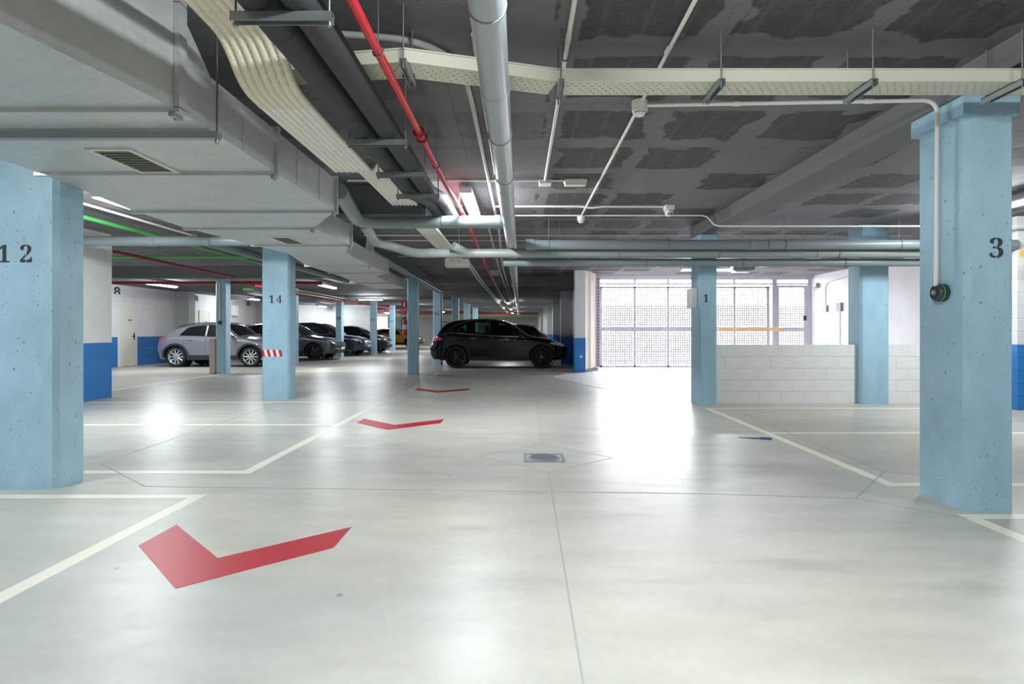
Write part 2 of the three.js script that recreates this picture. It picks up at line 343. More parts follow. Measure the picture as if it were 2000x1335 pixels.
const wallLeft = structure('wall_left');
part(wallLeft, 'plaster', bx(-14.4, -14.1, 0, H, -8.2, 52), M.whiteBlocks);
for (const [a, b] of [[-8, 19.35], [20.35, 34.5]]) dado(wallLeft, -14.1, -14.085, a, b);
for (const d of [22.6, 29.5]) part(wallLeft, 'pilaster', bx(-14.1, -13.55, 0, H2, d, d + 0.45), M.greyWall, 'grey pilaster');
const wallFar = structure('wall_left_far');
part(wallFar, 'plaster', bx(-14.1, -9.15, 0, H2, 34.7, 35), M.whiteBlocks); part(wallFar, 'dado', bx(-14.1, -9.15, 0, 1.05, 34.68, 34.7), M.blueBlocks);
const wallEnd = structure('wall_end');
part(wallEnd, 'plaster', bx(-14.4, 2.1, 0, H, 52.6, 53), M.whiteBlocks);
for (const x of [-12.5, -11.6]) part(wallEnd, 'pilaster', bx(x, x + 0.4, 0, H2, 52.2, 52.6), M.column);

const wallAisle = structure('wall_right_aisle');
part(wallAisle, 'plaster', bx(1.98, 2.2, 0, H, 17.2, 53), M.white);
dado(wallAisle, 1.965, 1.98, 17.2, 52.6);
for (const [d, w] of [[21.0, 1.55], [26.2, 1.55], [31.4, 1.55], [36.6, 1.55], [41.8, 1.55], [47, 1.55]]) { part(wallAisle, 'pilaster', bx(w, 1.98, 1.05, H3, d, d + 0.5), M.greyWall, 'light grey pilaster'); part(wallAisle, 'pilaster_dado', bx(w, 1.98, 0, 1.05, d, d + 0.5), M.blue); }
const wallPier = structure('wall_pier');
part(wallPier, 'pier', bx(1.67, 1.99, 1.05, H, 16.88, 17.25), M.white, 'white pier beside the gate');
part(wallPier, 'pier_dado', bx(1.665, 1.995, 0, 1.05, 16.875, 17.255), M.blue, 'blue foot of the pier');
part(wallPier, 'round_cover', sleeve([1.86, 0.48, 16.87], 'd', 0.04, 0.02), M.plastic, 'small white round cover');
const wallGate = structure('wall_gate');
part(wallGate, 'render', prism([[1.99, 16.9], [2.46, 17.95], [2.46, 18.9], [1.9, 18.9], [1.9, 17.2]], 0.08, H), M.beige, 'beige rendered wall beside the gate');
part(wallGate, 'plinth', prism([[1.98, 16.86], [2.48, 17.6], [2.48, 18.9], [1.9, 18.9], [1.9, 17.2]], 0, 0.09), M.black);
part(wallGate, 'lintel', bx(2.4, 10, 3.04, H, 18.5, 18.85), M.greyWall);
const wallRight = structure('wall_right');
part(wallRight, 'plaster', bx(9.82, 10.1, 0, H, 8.9, 18.9), M.white);
const wallRightNear = structure('wall_right_near');
part(wallRightNear, 'plaster', bx(8.0, 12.3, 0, H, 8.9, 9.2), M.whiteBlocks); part(wallRightNear, 'dado', bx(7.99, 12.3, 0, 1.05, 8.88, 9.19), M.blueBlocks);
part(wallRightNear, 'plaster', bx(12, 12.3, 0, H, -8.2, 8.9), M.whiteBlocks);
const low = structure('wall_low', [5.6, 0, 9.83], 'low white block wall between the blue columns', 'wall');
part(low, 'core', bx(3.4, 8.0, 0, 1.022, 9.745, 9.93), M.mortar);
blocks(low, 'x', 3.4, 5.913, 9.73, 5, 0.206, () => M.white); blocks(low, 'x', 6.418, 8.0, 9.73, 5, 0.206, () => M.white);
const ground = structure('ground'); part(ground, 'paving', bx(2.2, 40, -0.3, -0.01, 18.7, 70), M.ground);

const wallOut = structure('wall_outside'); part(wallOut, 'render', bx(2.2, 40, -0.01, 2.9, 36, 36.3), std({ color: '#6b655f', roughness: 0.9 }), 'street wall opposite the gate');

// doors in the left wall (as seen between the columns)
function door(name, d0, d1, top, handle) {
  const w = structure(name, [-14.1, 0, (d0 + d1) / 2], 'cream metal door in the left wall', 'door');
  part(w, 'door_frame', merge([bx(-14.1, -14.06, 0, top + 0.06, d0 - 0.06, d0), bx(-14.1, -14.06, 0, top + 0.06, d1, d1 + 0.06), bx(-14.1, -14.06, top, top + 0.06, d0, d1)]), M.doorLeaf);
  const leaf = part(w, 'door_leaf', bx(-14.1, -14.075, 0.01, top - 0.005, d0 + 0.005, d1 - 0.005), M.doorLeaf);
  if (handle) { part(leaf, 'handle', merge([rbx(-14.075, -14.06, 0.95, 1.2, d1 - 0.12, d1 - 0.07, 0.006), rbx(-14.06, -14.03, 1.06, 1.085, d1 - 0.22, d1 - 0.07, 0.006)]), M.black); part(leaf, 'door_plate', bx(-14.075, -14.071, 1.62, 1.68, d0 + 0.35, d0 + 0.55), M.plasticGrey); }
}
door('door_1', 19.5, 20.25, 2.12, true); door('door_2', 24.3, 25.0, 2.12, true); door('door_3', 26.0, 26.7, 2.12, true);

// ---------------------------------------------------------------- columns
const font = await new FontLoader().loadAsync('fonts/droid/droid_serif_bold.typeface.json');
const csg = new Evaluator(); csg.attributes = ['position', 'normal']; csg.useGroups = false;
function stencil(ch, size) {   // painted stencil figure with its bridges
  const g = new TextGeometry(ch, { font, size, depth: 0.002, curveSegments: 8 }); g.computeBoundingBox();
  const b = g.boundingBox, cx = (b.min.x + b.max.x) / 2; g.translate(-cx, -size / 2, 0);
  let a = new Brush(g.index ? g.toNonIndexed() : g); a.geometry.deleteAttribute('uv'); a.updateMatrixWorld();
  const c = new THREE.BoxGeometry(size * 0.055, size * 2, 0.02); if (ch === '4') c.translate(-size * 0.0, 0, 0); else c.translate(ch === '1' ? size * 2 : 0, 0, 0);
  const bB = new Brush(c.toNonIndexed()); bB.geometry.deleteAttribute('uv'); bB.updateMatrixWorld();
  return ch === '1' ? g : csg.evaluate(a, bB, SUBTRACTION).geometry;
}
function column(x0, x1, d0, d1, top, label, o = {}) {
  const c = o.ch ?? 0.035, t = thing('column', label, 'column', [(x0 + x1) / 2, 0, (d0 + d1) / 2], o.group);
  const poly = [[x0 + c, d0], [x1 - c, d0], [x1, d0 + c], [x1, d1 - c], [x1 - c, d1], [x0 + c, d1], [x0, d1 - c], [x0, d0 + c]];
  part(t, 'shaft', prism(poly, 0, top), M.column);
  if (o.cap) part(t, 'capital', bx(x0 - 0.03, x1 + 0.02, top - o.cap, top, d0 - 0.01, d1 + 0.02), M.column);
  (o.text || []).forEach(([ch, x, y, size]) => {
    const g = stencil(ch, size); g.translate(x, y, -d0 + 0.0002); part(t, 'stencilled_figure', g, M.ink, `black stencilled figure ${ch}`);
  });
  return t;
}
column(-4.55, -3.74, 4.46, 4.77, H, 'large blue column with the number 12, left foreground', { text: [['1', -4.165, 1.9, 0.142], ['2', -3.985, 1.9, 0.142]] });
const col14 = column(-4.79, -4.275, 10.24, 10.55, H, 'blue column numbered 14 with red and white tape', { text: [['1', -4.605, 1.86, 0.14], ['4', -4.465, 1.86, 0.14]] });
for (let k = 0; k < 7; k++) {    // slanted stripes of the hazard tape
  const a = -4.775 + k * 0.054, pts = [[a, 0.8], [a + 0.054, 0.8], [a + 0.054 - 0.03, 0.92], [a - 0.03, 0.92]].map(([x, y]) => new THREE.Vector2(Math.max(-4.775, x), y));
  const g = new THREE.ExtrudeGeometry(new THREE.Shape(pts), { depth: 0.002, bevelEnabled: false }); g.translate(0, 0, -10.24); part(col14, 'tape_stripe', g, k % 2 ? M.plastic : M.red, k % 2 ? 'white tape stripe' : 'red tape stripe');
}
const col3 = column(3.14, 3.49, 3.89, 4.38, 2.93, 'blue column numbered 3 with a round socket, right foreground', { cap: 0.13, text: [['3', 3.35, 1.862, 0.14]] });
column(3.08, 3.4, 9.53, 10.0, 2.93, 'blue column numbered 1 at the end of the low wall', { text: [['1', 3.2, 1.835, 0.135]] });
column(5.913, 6.418, 9.6, 10.0, H, 'plain blue column standing in the low white wall');
column(-3.29, -2.99, 16.07, 16.4, 2.8, 'blue column beside the fire extinguisher');
column(-3.22, -2.9, 20.4, 20.75, H2, 'blue column right behind the black car tail', { text: [['1', -3.13, 1.9, 0.12], ['5', -3.03, 1.9, 0.12]] });
column(-3.2, -2.88, 25.8, 26.15, H2, 'blue column rising behind the black car roof', {});
column(-3.2, -2.85, 31.2, 31.55, H2, 'pale blue column, third behind the black car', {});
column(-3.2, -2.85, 37.0, 37.35, H2, 'small pale blue column, farthest behind the black car', {});
const col427 = column(-8.97, -8.68, 16.27, 16.6, 2.8, 'slim blue column in front of the silver car');
column(-8.86, -8.5, 20.95, 21.25, H2, 'blue column half hidden behind column 14', { text: [['7', -8.62, 1.87, 0.13]] });
column(-8.6, -8.3, 25.75, 26.05, H2, 'blue column behind the dark grey car nose', { text: [['2', -8.5, 1.86, 0.12], ['9', -8.4, 1.86, 0.12]] });
column(-8.05, -7.72, 29.6, 29.9, H2, 'pale blue column behind the navy car nose', { text: [['4', -7.95, 1.86, 0.12], ['1', -7.84, 1.86, 0.12]] });
column(-8.35, -8.0, 35.2, 35.5, H2, 'pale blue column in front of the yellow car', { text: [['4', -8.25, 1.86, 0.12], ['5', -8.13, 1.86, 0.12]] });
column(-11.0, -10.6, 47, 47.4, H2, 'distant blue column behind the yellow car');
const guard = thing('guard_block', 'beige low block against the slim column by the silver car', 'guard', [-9.06, 0, 16.4]);
part(guard, 'block_body', rbx(-9.14, -8.975, 0, 1.04, 16.25, 16.62, 0.012), M.beige);

// conduit with socket on column 3
{
  const t = thing('wall_socket', 'round dark green socket on the side of column 3', 'socket', [3.13, 1.56, 4.1]);
  const l = new THREE.LatheGeometry([[0, 0], [0.066, 0], [0.068, 0.012], [0.066, 0.05], [0.055, 0.066], [0.04, 0.07], [0, 0.07]].map(p => new THREE.Vector2(...p)), 28); l.rotateZ(Math.PI / 2); l.translate(3.14, 1.56, -4.1);
  part(t, 'socket_body', l, M.darkGreen);
  const g = ring([3.068, 1.56, 4.1], 'x', 0.036, 0.005); part(t, 'lid_rim', g, M.black);
  const s = sleeve([3.066, 1.56, 4.1], 'x', 0.018, 0.016); part(t, 'lid_knob', s, M.plasticGrey);
  const c = ring([3.1, 1.56, 4.1], 'x', 0.068, 0.003); part(t, 'seal_ring', c, M.green, 'thin green seal');
}
// ---------------------------------------------------------------- gate
{
  const t = thing('vehicle_gate', 'wide steel mesh gate open to bright daylight', 'gate', [5.5, 0, 18.6]), d = 18.6;
  const bar = (n, x0, x1, y0, y1, th = 0.05) => part(t, n, bx(x0, x1, y0, y1, d - th / 2, d + th / 2), M.gate);
  const xs = [2.72, 3.85, 4.97, 6.09, 7.2, 8.34];
  xs.forEach((x, i) => bar('upright', x - (i === 0 || i === 5 ? 0.06 : 0.035), x + (i === 0 || i === 5 ? 0.04 : 0.035), 0.04, 2.74));
  bar('rail', 2.66, 8.4, 0.04, 0.1); bar('rail', 2.66, 8.4, 1.25, 1.4, 0.06); bar('rail', 2.66, 8.4, 2.7, 2.76); bar('rail', 2.5, 9.75, 2.82, 2.87); bar('rail', 2.5, 9.75, 2.98, 3.04);
  for (const x of [3.85, 4.97, 6.09, 7.2]) bar('upright', x - 0.03, x + 0.03, 2.87, 2.98);
  bar('post', 8.46, 8.62, 0, 3.04, 0.1); bar('post', 9.66, 9.8, 0, 3.04, 0.08);
  const mesh = (x0, x1, y0, y1) => {
    const L = []; for (let x = x0 + 0.077; x < x1 - 0.02; x += 0.077) L.push(new THREE.BoxGeometry(0.024, y1 - y0, 0.006).translate(x, (y0 + y1) / 2, -d));
    for (let y = y0 + 0.077; y < y1 - 0.02; y += 0.077) L.push(new THREE.BoxGeometry(x1 - x0, 0.024, 0.006).translate((x0 + x1) / 2, y, -d));
    const m = part(t, 'wire_mesh', merge(L), M.gate); m.userData.kind = 'stuff';
  };
  for (let i = 0; i < 5; i++) { mesh(xs[i] + 0.03, xs[i + 1] - 0.03, 0.1, 1.25); mesh(xs[i] + 0.03, xs[i + 1] - 0.03, 1.4, 2.7); }
  const p = thing('side_gate', 'narrow mesh pedestrian door right of the wide gate', 'gate', [9.1, 0, 18.6]);
  const T = t; const q = (n, x0, x1, y0, y1) => part(p, n, bx(x0, x1, y0, y1, d - 0.025, d + 0.025), M.gate);
  q('upright', 8.63, 8.7, 0.03, 2.8); q('upright', 9.56, 9.65, 0.03, 2.8); q('rail', 8.7, 9.56, 0.03, 0.1); q('rail', 8.7, 9.56, 1.27, 1.38); q('rail', 8.7, 9.56, 2.72, 2.8);
  const mesh2 = (x0, x1, y0, y1) => { const L = []; for (let x = x0 + 0.077; x < x1; x += 0.077) L.push(new THREE.BoxGeometry(0.022, y1 - y0, 0.006).translate(x, (y0 + y1) / 2, -d)); for (let y = y0 + 0.077; y < y1; y += 0.077) L.push(new THREE.BoxGeometry(x1 - x0, 0.022, 0.006).translate((x0 + x1) / 2, y, -d)); part(p, 'wire_mesh', merge(L), M.gate).userData.kind = 'stuff'; };
  mesh2(8.7, 9.56, 0.1, 1.27); mesh2(8.7, 9.56, 1.38, 2.72);
  part(p, 'lock', rbx(9.5, 9.6, 1.62, 1.78, 18.53, 18.57, 0.01), M.black);
  const bb = thing('barrier_board', 'pale wooden board across the gate behind the low wall', 'board', [7.6, 1.3, 18.4]);
  part(bb, 'plank', rbx(6.6, 8.75, 1.26, 1.38, 18.4, 18.44, 0.006), M.wood);
  const po = thing('gate_post', 'dark perforated guide post at the left end of the gate', 'post', [2.45, 0, 18.0]);
  part(po, 'channel', bx(2.475, 2.6, 0.1, 3.0, 17.97, 18.1), M.gate);
  for (let i = 0; i < 30; i++) part(po, 'slot', bx(2.52, 2.55, 0.08 + i * 0.098, 0.13 + i * 0.098, 17.962, 17.972), M.void);
  for (const y of [0.32, 1.6, 2.65]) part(po, 'bolt', rbx(2.42, 2.47, y, y + 0.05, 17.95, 18.0, 0.008), M.black);
  part(po, 'latch', rbx(2.55, 2.75, 1.29, 1.37, 17.95, 18.0, 0.008), M.gate);
}
// ---------------------------------------------------------------- ceiling lights (their light with them)
function ceilingLight(x, d0, d1, y, label, group = 'fluorescent ceiling lights', across = false) {
  const cx = across ? x : x, cd = (d0 + d1) / 2, L = d1 - d0, t = thing('ceiling_light', label, 'light', [cx, y, cd], group);
  const box = (w, h, l, r) => { const g = new RoundedBoxGeometry(across ? l : w, h, across ? w : l, 3, r); return g; };
  local(t, 'housing', box(0.16, 0.05, L, 0.018).translate(0, 0.035, 0), M.fixture);
  local(t, 'diffuser', box(0.145, 0.06, L - 0.02, 0.025).translate(0, -0.005, 0), M.glow, 'glowing white diffuser');
  for (const s of [-1, 1]) { local(t, 'end_cap', box(0.162, 0.07, 0.03, 0.012).translate(across ? s * L / 2 : 0, 0.01, across ? 0 : s * L / 2), M.fixture); local(t, 'mount', new THREE.CylinderGeometry(0.006, 0.006, 0.16, 6).translate(across ? s * L * 0.35 : 0, 0.13, across ? 0 : s * L * 0.35), M.rod); }
  for (const s of [-1, 1]) {   // the curved diffuser shines down and to both sides
    const a = new THREE.RectAreaLight(0xf3f9ff, LAMP_POWER, across ? L : 0.1, across ? 0.1 : L);
    a.position.set(across ? 0 : s * 0.052, -0.046, across ? s * 0.052 : 0);
    a.quaternion.setFromAxisAngle(across ? new THREE.Vector3(1, 0, 0) : new THREE.Vector3(0, 0, 1), (across ? -s : s) * 0.75).multiply(new THREE.Quaternion().setFromAxisAngle(new THREE.Vector3(1, 0, 0), -Math.PI / 2));
    t.add(a);
  }
}
ceilingLight(-0.67, 6.75, 8.2, 2.98, 'bright ceiling light between the red pipe and the grey pipe');
ceilingLight(0.42, 0.7, 2.1, 2.98, 'ceiling light above the camera in the aisle');
ceilingLight(-0.3, -5.6, -4.2, 2.98, 'ceiling light far behind the camera in the aisle');
ceilingLight(-5.3, 6.9, 8.35, 2.97, 'bright ceiling light just right of column 12');
ceilingLight(-5.0, 1.3, 2.7, 2.97, 'ceiling light over the near left bays');
ceilingLight(6.6, 6.9, 8.3, 2.97, 'ceiling light right of column 3 over the right bays');
ceilingLight(6.4, 0.2, 1.6, 2.97, 'ceiling light over the near right bays');
ceilingLight(5.1, 14.2, 15.7, 2.92, 'ceiling light behind column 1 near the gate', undefined, true);
ceilingLight(-11.4, 16.9, 18.3, 2.72, 'ceiling light over the tail of the silver car');
ceilingLight(-6.3, 17.4, 18.8, 2.72, 'ceiling light right of column 14');
ceilingLight(-11.4, 11.2, 12.6, 2.97, 'added unseen ceiling light over the left bays behind column 12');  // added out of sight to brighten the left wall and silver car
ceilingLight(-12.3, 25.0, 26.0, 2.72, 'ceiling light seen just left of column 14');
ceilingLight(-6.9, 25.0, 26.1, 2.7, 'ceiling light above the navy car front', undefined, true);
ceilingLight(-11.9, 32.4, 33.8, 2.72, 'ceiling light in front of the far white wall');
ceilingLight(-6.5, 33.2, 34.6, 2.72, 'small ceiling light left of the distant extinguisher');
ceilingLight(-6.0, 42, 43.4, 2.72, 'far ceiling light just right of the extinguisher column');
ceilingLight(-10.8, 44, 45.4, 2.72, 'far ceiling light behind the yellow car');
ceilingLight(-0.6, 27, 28.4, 2.66, 'ceiling light above the black car, first of the far row');
ceilingLight(-0.6, 35, 36.4, 2.66, 'ceiling light above the black car, second of the far row');
ceilingLight(-0.6, 43, 44.4, 2.66, 'ceiling light above the black car, third of the far row');

// ---------------------------------------------------------------- air duct
{
  const t = thing('air_duct', 'large galvanised air duct stepping along the left of the aisle', 'duct', [-2.7, 2.48, 3]);
  const S = [[-2, -2.86, -3.9, 2.48, 3.05], [3.01, -1.86, -3.62, 2.48, 3.05], [3.32, -1.86, -3.62, 2.48, 2.8], [4.21, -1.86, -3.66, 2.48, 2.8], [5.56, -1.86, -3.88, 2.48, 2.8], [6.48, -2.42, -3.92, 2.48, 2.76], [7.76, -2.38, -3.75, 2.48, 2.76], [8.6, -2.72, -3.62, 2.48, 2.74], [10.2, -2.77, -3.95, 2.48, 2.74], [11.5, -2.76, -3.97, 2.48, 2.74], [12.3, -3.22, -4.0, 2.48, 2.74], [13.9, -3.26, -4.1, 2.48, 2.74], [15.95, -3.3, -4.2, 2.48, 2.74]];
  const r4 = ([d, xr, xl, yb, yt], e = 0) => [[xl - e, yb - e, d], [xr + e, yb - e, d], [xr + e, yt + e, d], [xl - e, yt + e, d]];
  for (let i = 0; i < S.length - 1; i++) part(t, 'duct_section', hexa(r4(S[i]), r4(S[i + 1])), M.galv);
  for (const i of [1, 3, 4, 5, 6, 8, 9, 11]) {
    const [d, xr, xl, yb, yt] = S[i], e = 0.026, w = i === 1 ? 0.035 : 0.022;
    const g = merge([bx(xl - e, xr + e, yb - e, yb + 0.004, d - w, d + w), bx(xl - e, xr + e, yt - 0.004, yt + e, d - w, d + w), bx(xr - 0.004, xr + e, yb, yt, d - w, d + w), bx(xl - e, xl + 0.004, yb, yt, d - w, d + w)]);
    const f = part(t, 'flange', g, M.galv); part(f, 'corner_bolt', merge([rbx(xr - 0.03, xr + 0.0, yb - 0.05, yb - 0.02, d - w - 0.008, d + w + 0.008, 0.004), rodGeo(xr - 0.015, yb - 0.06, yb - 0.02, d, 0.008)]), M.steel);
  }
  for (const d of [1.3, 2.0, 3.7, 4.6, 5.1]) { const xr = d < 3 ? -1.86 - (3.01 - d) * 0.2 : -1.86; part(t, 'seam', hexa([[xr - 0.002, 2.49, d], [xr + 0.006, 2.49, d], [xr + 0.006, d < 3 ? 3.04 : 2.79, d], [xr - 0.002, d < 3 ? 3.04 : 2.79, d]], [[xr - 0.002, 2.49, d + 0.012], [xr + 0.006, 2.49, d + 0.012], [xr + 0.006, d < 3 ? 3.04 : 2.79, d + 0.012], [xr - 0.002, d < 3 ? 3.04 : 2.79, d + 0.012]]), M.galv); }
  for (const [x0, x1, d0, d1] of [[-2.84, -2.6, 3.67, 4.16], [-3.2, -2.98, 7.1, 7.62]]) {
    const f = part(t, 'grille', merge([bx(x0 - 0.03, x0, 2.468, 2.48, d0 - 0.03, d1 + 0.03), bx(x1, x1 + 0.03, 2.468, 2.48, d0 - 0.03, d1 + 0.03), bx(x0, x1, 2.468, 2.48, d0 - 0.03, d0), bx(x0, x1, 2.468, 2.48, d1, d1 + 0.03)]), M.tray, 'pale frame of the air grille');
    part(f, 'grille_back', bx(x0, x1, 2.477, 2.481, d0, d1), M.void);
    for (let k = 0; k < 9; k++) part(f, 'slat', bx(x0, x1, 2.470, 2.477, d0 + 0.015 + k * (d1 - d0) / 9, d0 + 0.037 + k * (d1 - d0) / 9), std({ color: '#6f6a60', roughness: 0.6 }));
  }
  const h = thing('duct_hanger', 'steel strut and rods carrying the near end of the duct', 'hanger', [-2.7, 2.43, 3.32]);
  part(h, 'strut', bx(-3.75, -1.8, 2.425, 2.466, 3.29, 3.335), M.steel); part(h, 'rod', rodGeo(-1.815, 2.4, H, 3.31, 0.006), M.rod); part(h, 'rod', rodGeo(-3.7, 2.4, H, 3.31, 0.006), M.rod); part(h, 'nut', rodGeo(-1.815, 2.4, 2.425, 3.31, 0.012), M.steel);
}
// ---------------------------------------------------------------- pipes
function pipe(name, label, cat, pts, r, mat, o = {}) {
  const t = thing(name, label, cat, pts[0], o.group);
  part(t, 'tube', tube(pts, r, o.seg || 16, o.bend || 0), mat);
  for (const [p, ax, l = 0.1, k = 1.09] of o.sleeves || []) part(t, 'coupling', sleeve(p, ax, r * k, l), o.sleeveMat || mat);
  for (const [p, ax, top] of o.clamps || []) { const c = part(t, 'clamp', ring(p, ax, r + 0.003, 0.0045), o.clampMat || M.rod); if (top) part(c, 'threaded_rod', rodGeo(p[0], p[1] + r, top, p[2], 0.004), M.rod); }
  return t;
}
pipe('drain_pipe', 'fat grey pipe running down the aisle ceiling', 'pipe', [[-0.146, 2.7, -3], [-0.146, 2.7, 9.2], [-0.15, 2.63, 11.5], [-0.12, 2.62, 46]], 0.083, M.pvcMain, { bend: 0.3, seg: 24, clampMat: M.steel,
  sleeves: [[[-0.146, 2.7, 3.28], 'd', 0.09, 1.04], [[-0.146, 2.7, 5.5], 'd', 0.08, 1.04], [[-0.146, 2.7, 6.6], 'd', 0.12, 1.05], [[-0.15, 2.63, 13], 'd', 0.12], [[-0.18, 2.63, 16.5], 'd', 0.12]], clamps: [[[-0.146, 2.7, 2.41], 'd', H], [[-0.146, 2.7, 4.0], 'd', H], [[-0.146, 2.7, 5.08], 'd', H], [[-0.19, 2.63, 12.3], 'd', H], [[-0.18, 2.63, 15], 'd', H]] });
pipe('branch_pipe', 'grey pipe elbowing from above the duct into the aisle pipe', 'pipe', [[-1.84, 2.7, 5.62], [-2.12, 2.7, 7.25], [-0.24, 2.7, 7.25]], 0.083, M.pvc, { bend: 0.3, seg: 20, sleeves: [[[-1.45, 2.7, 7.25], 'x', 0.1], [[-0.3, 2.7, 7.25], 'x', 0.08]], clamps: [[[-1.02, 2.7, 7.25], 'x', H]] });
pipe('drain_pipe', 'upper of three grey pipes crossing in front of column 1', 'pipe', [[0.1, 2.66, 8.9], [7.98, 2.66, 8.9]], 0.08, M.pvc, { group: 'pipes crossing the right bays', sleeves: [[[0.16, 2.66, 8.9], 'x', 0.14, 1.12], [[3.75, 2.66, 8.9], 'x', 0.14], [[4.0, 2.66, 8.9], 'x', 0.03, 1.12]], clamps: [[[0.46, 2.66, 8.9], 'x', H], [[2.37, 2.66, 8.9], 'x', H], [[4.25, 2.66, 8.9], 'x', H], [[6.1, 2.66, 8.9], 'x', H]] });
pipe('drain_pipe', 'middle of three grey pipes, starting in a double bend by the duct', 'pipe', [[-2.08, 2.7, 7.36], [-2.3, 2.68, 8.75], [-2.05, 2.645, 9.05], [-1.75, 2.545, 9.06], [7.98, 2.54, 9.06]], 0.073, M.pvcLight, { bend: 0.14, group: 'pipes crossing the right bays', sleeves: [[[-1.45, 2.545, 9.06], 'x', 0.1], [[-0.95, 2.545, 9.06], 'x', 0.3, 1.06], [[4.9, 2.54, 9.06], 'x', 0.12]], clamps: [[[1.6, 2.54, 9.06], 'x', H], [[3.25, 2.54, 9.06], 'x', 2.93], [[5.2, 2.54, 9.06], 'x', H], [[-1.0, 2.545, 9.06], 'x', H]] });
pipe('drain_pipe', 'lowest of three grey pipes crossing in front of column 1', 'pipe', [[-0.28, 2.41, 9.22], [7.98, 2.41, 9.22]], 0.064, M.pvc, { group: 'pipes crossing the right bays', clamps: [[[0.65, 2.41, 9.22], 'x', H], [[2.1, 2.41, 9.22], 'x', H], [[3.7, 2.41, 9.22], 'x', H], [[5.4, 2.41, 9.22], 'x', H]] });
pipe('pipe_branch', 'capped slanting pipe stub on the middle cross pipe', 'pipe', [[-0.9, 2.56, 9.05], [-1.08, 2.64, 8.9]], 0.072, M.pvcLight, { sleeves: [] });
pipe('drain_pipe', 'grey pipe along the top edge of the far duct', 'pipe', [[-2.5, 2.86, 9.3], [-2.9, 2.8, 10.6], [-2.86, 2.66, 19.5]], 0.075, M.pvc, { bend: 0.3, sleeves: [[[-2.9, 2.76, 12.6], 'd', 0.14], [[-2.88, 2.72, 15], 'd', 0.14]] });
pipe('insulated_pipe', 'left of two black insulated pipes beside the conduits', 'pipe', [[-1.13, 2.71, -3], [-1.13, 2.71, 5.7], [-1.13, 2.885, 6.8], [-1.13, 2.885, 7.9]], 0.077, M.rubber, { group: 'black insulated pipes', seg: 20, bend: 0.12, sleeves: [[[-1.13, 2.71, 2.6], 'd', 0.01, 1.012], [[-1.13, 2.71, 3.6], 'd', 0.01, 1.012]] });
pipe('insulated_pipe', 'right of two black insulated pipes beside the red pipe', 'pipe', [[-0.944, 2.71, -3], [-0.944, 2.71, 5.7], [-0.944, 2.885, 6.8], [-0.944, 2.885, 7.9]], 0.077, M.rubber, { group: 'black insulated pipes', seg: 20, bend: 0.12, sleeves: [[[-0.944, 2.71, 2.9], 'd', 0.01, 1.012], [[-0.944, 2.71, 3.7], 'd', 0.01, 1.012], [[-0.944, 2.71, 5.2], 'd', 0.01, 1.012]] });
pipe('sprinkler_pipe', 'red fire pipe running down the aisle ceiling', 'pipe', [[-0.745, 2.74, -3], [-0.745, 2.74, 5.6], [-0.765, 2.835, 6.9], [-0.765, 2.835, 7.6], [-0.75, 2.76, 9.8], [-0.76, 2.7, 13.5], [-0.76, 2.7, 45]], 0.024, M.red, { bend: 0.3, sleeves: [[[-0.745, 2.74, 4.14], 'd', 0.05, 1.45], [[-0.745, 2.74, 4.08], 'd', 0.02, 1.8], [[-0.745, 2.74, 4.2], 'd', 0.02, 1.8]], sleeveMat: M.redDark, clamps: [[[-0.745, 2.74, 2.9], 'd', H], [[-0.745, 2.74, 4.9], 'd', H], [[-0.765, 2.835, 6.95], 'd', H]] });
['nearest', 'second', 'third', 'farthest'].forEach((w, i) => {
  const d = [2.36, 3.93, 4.74, 5.5][i], t = thing('pipe_hanger', `steel hanger under the black pipes, ${w} of four`, 'hanger', [-1.04, 2.61, d], 'hangers under the black pipes');
  part(t, 'strut', merge([bx(-1.23, -0.8, 2.592, 2.632, d - 0.021, d - 0.017), bx(-1.23, -0.8, 2.592, 2.632, d + 0.017, d + 0.021), bx(-1.23, -0.8, 2.628, 2.632, d - 0.02, d + 0.02)]), M.steel);
  for (const x of [-1.215, -0.815]) { part(t, 'rod', rodGeo(x, 2.58, H, d, 0.005), M.steel); part(t, 'nut', rodGeo(x, 2.576, 2.592, d, 0.011), M.steel); }
});
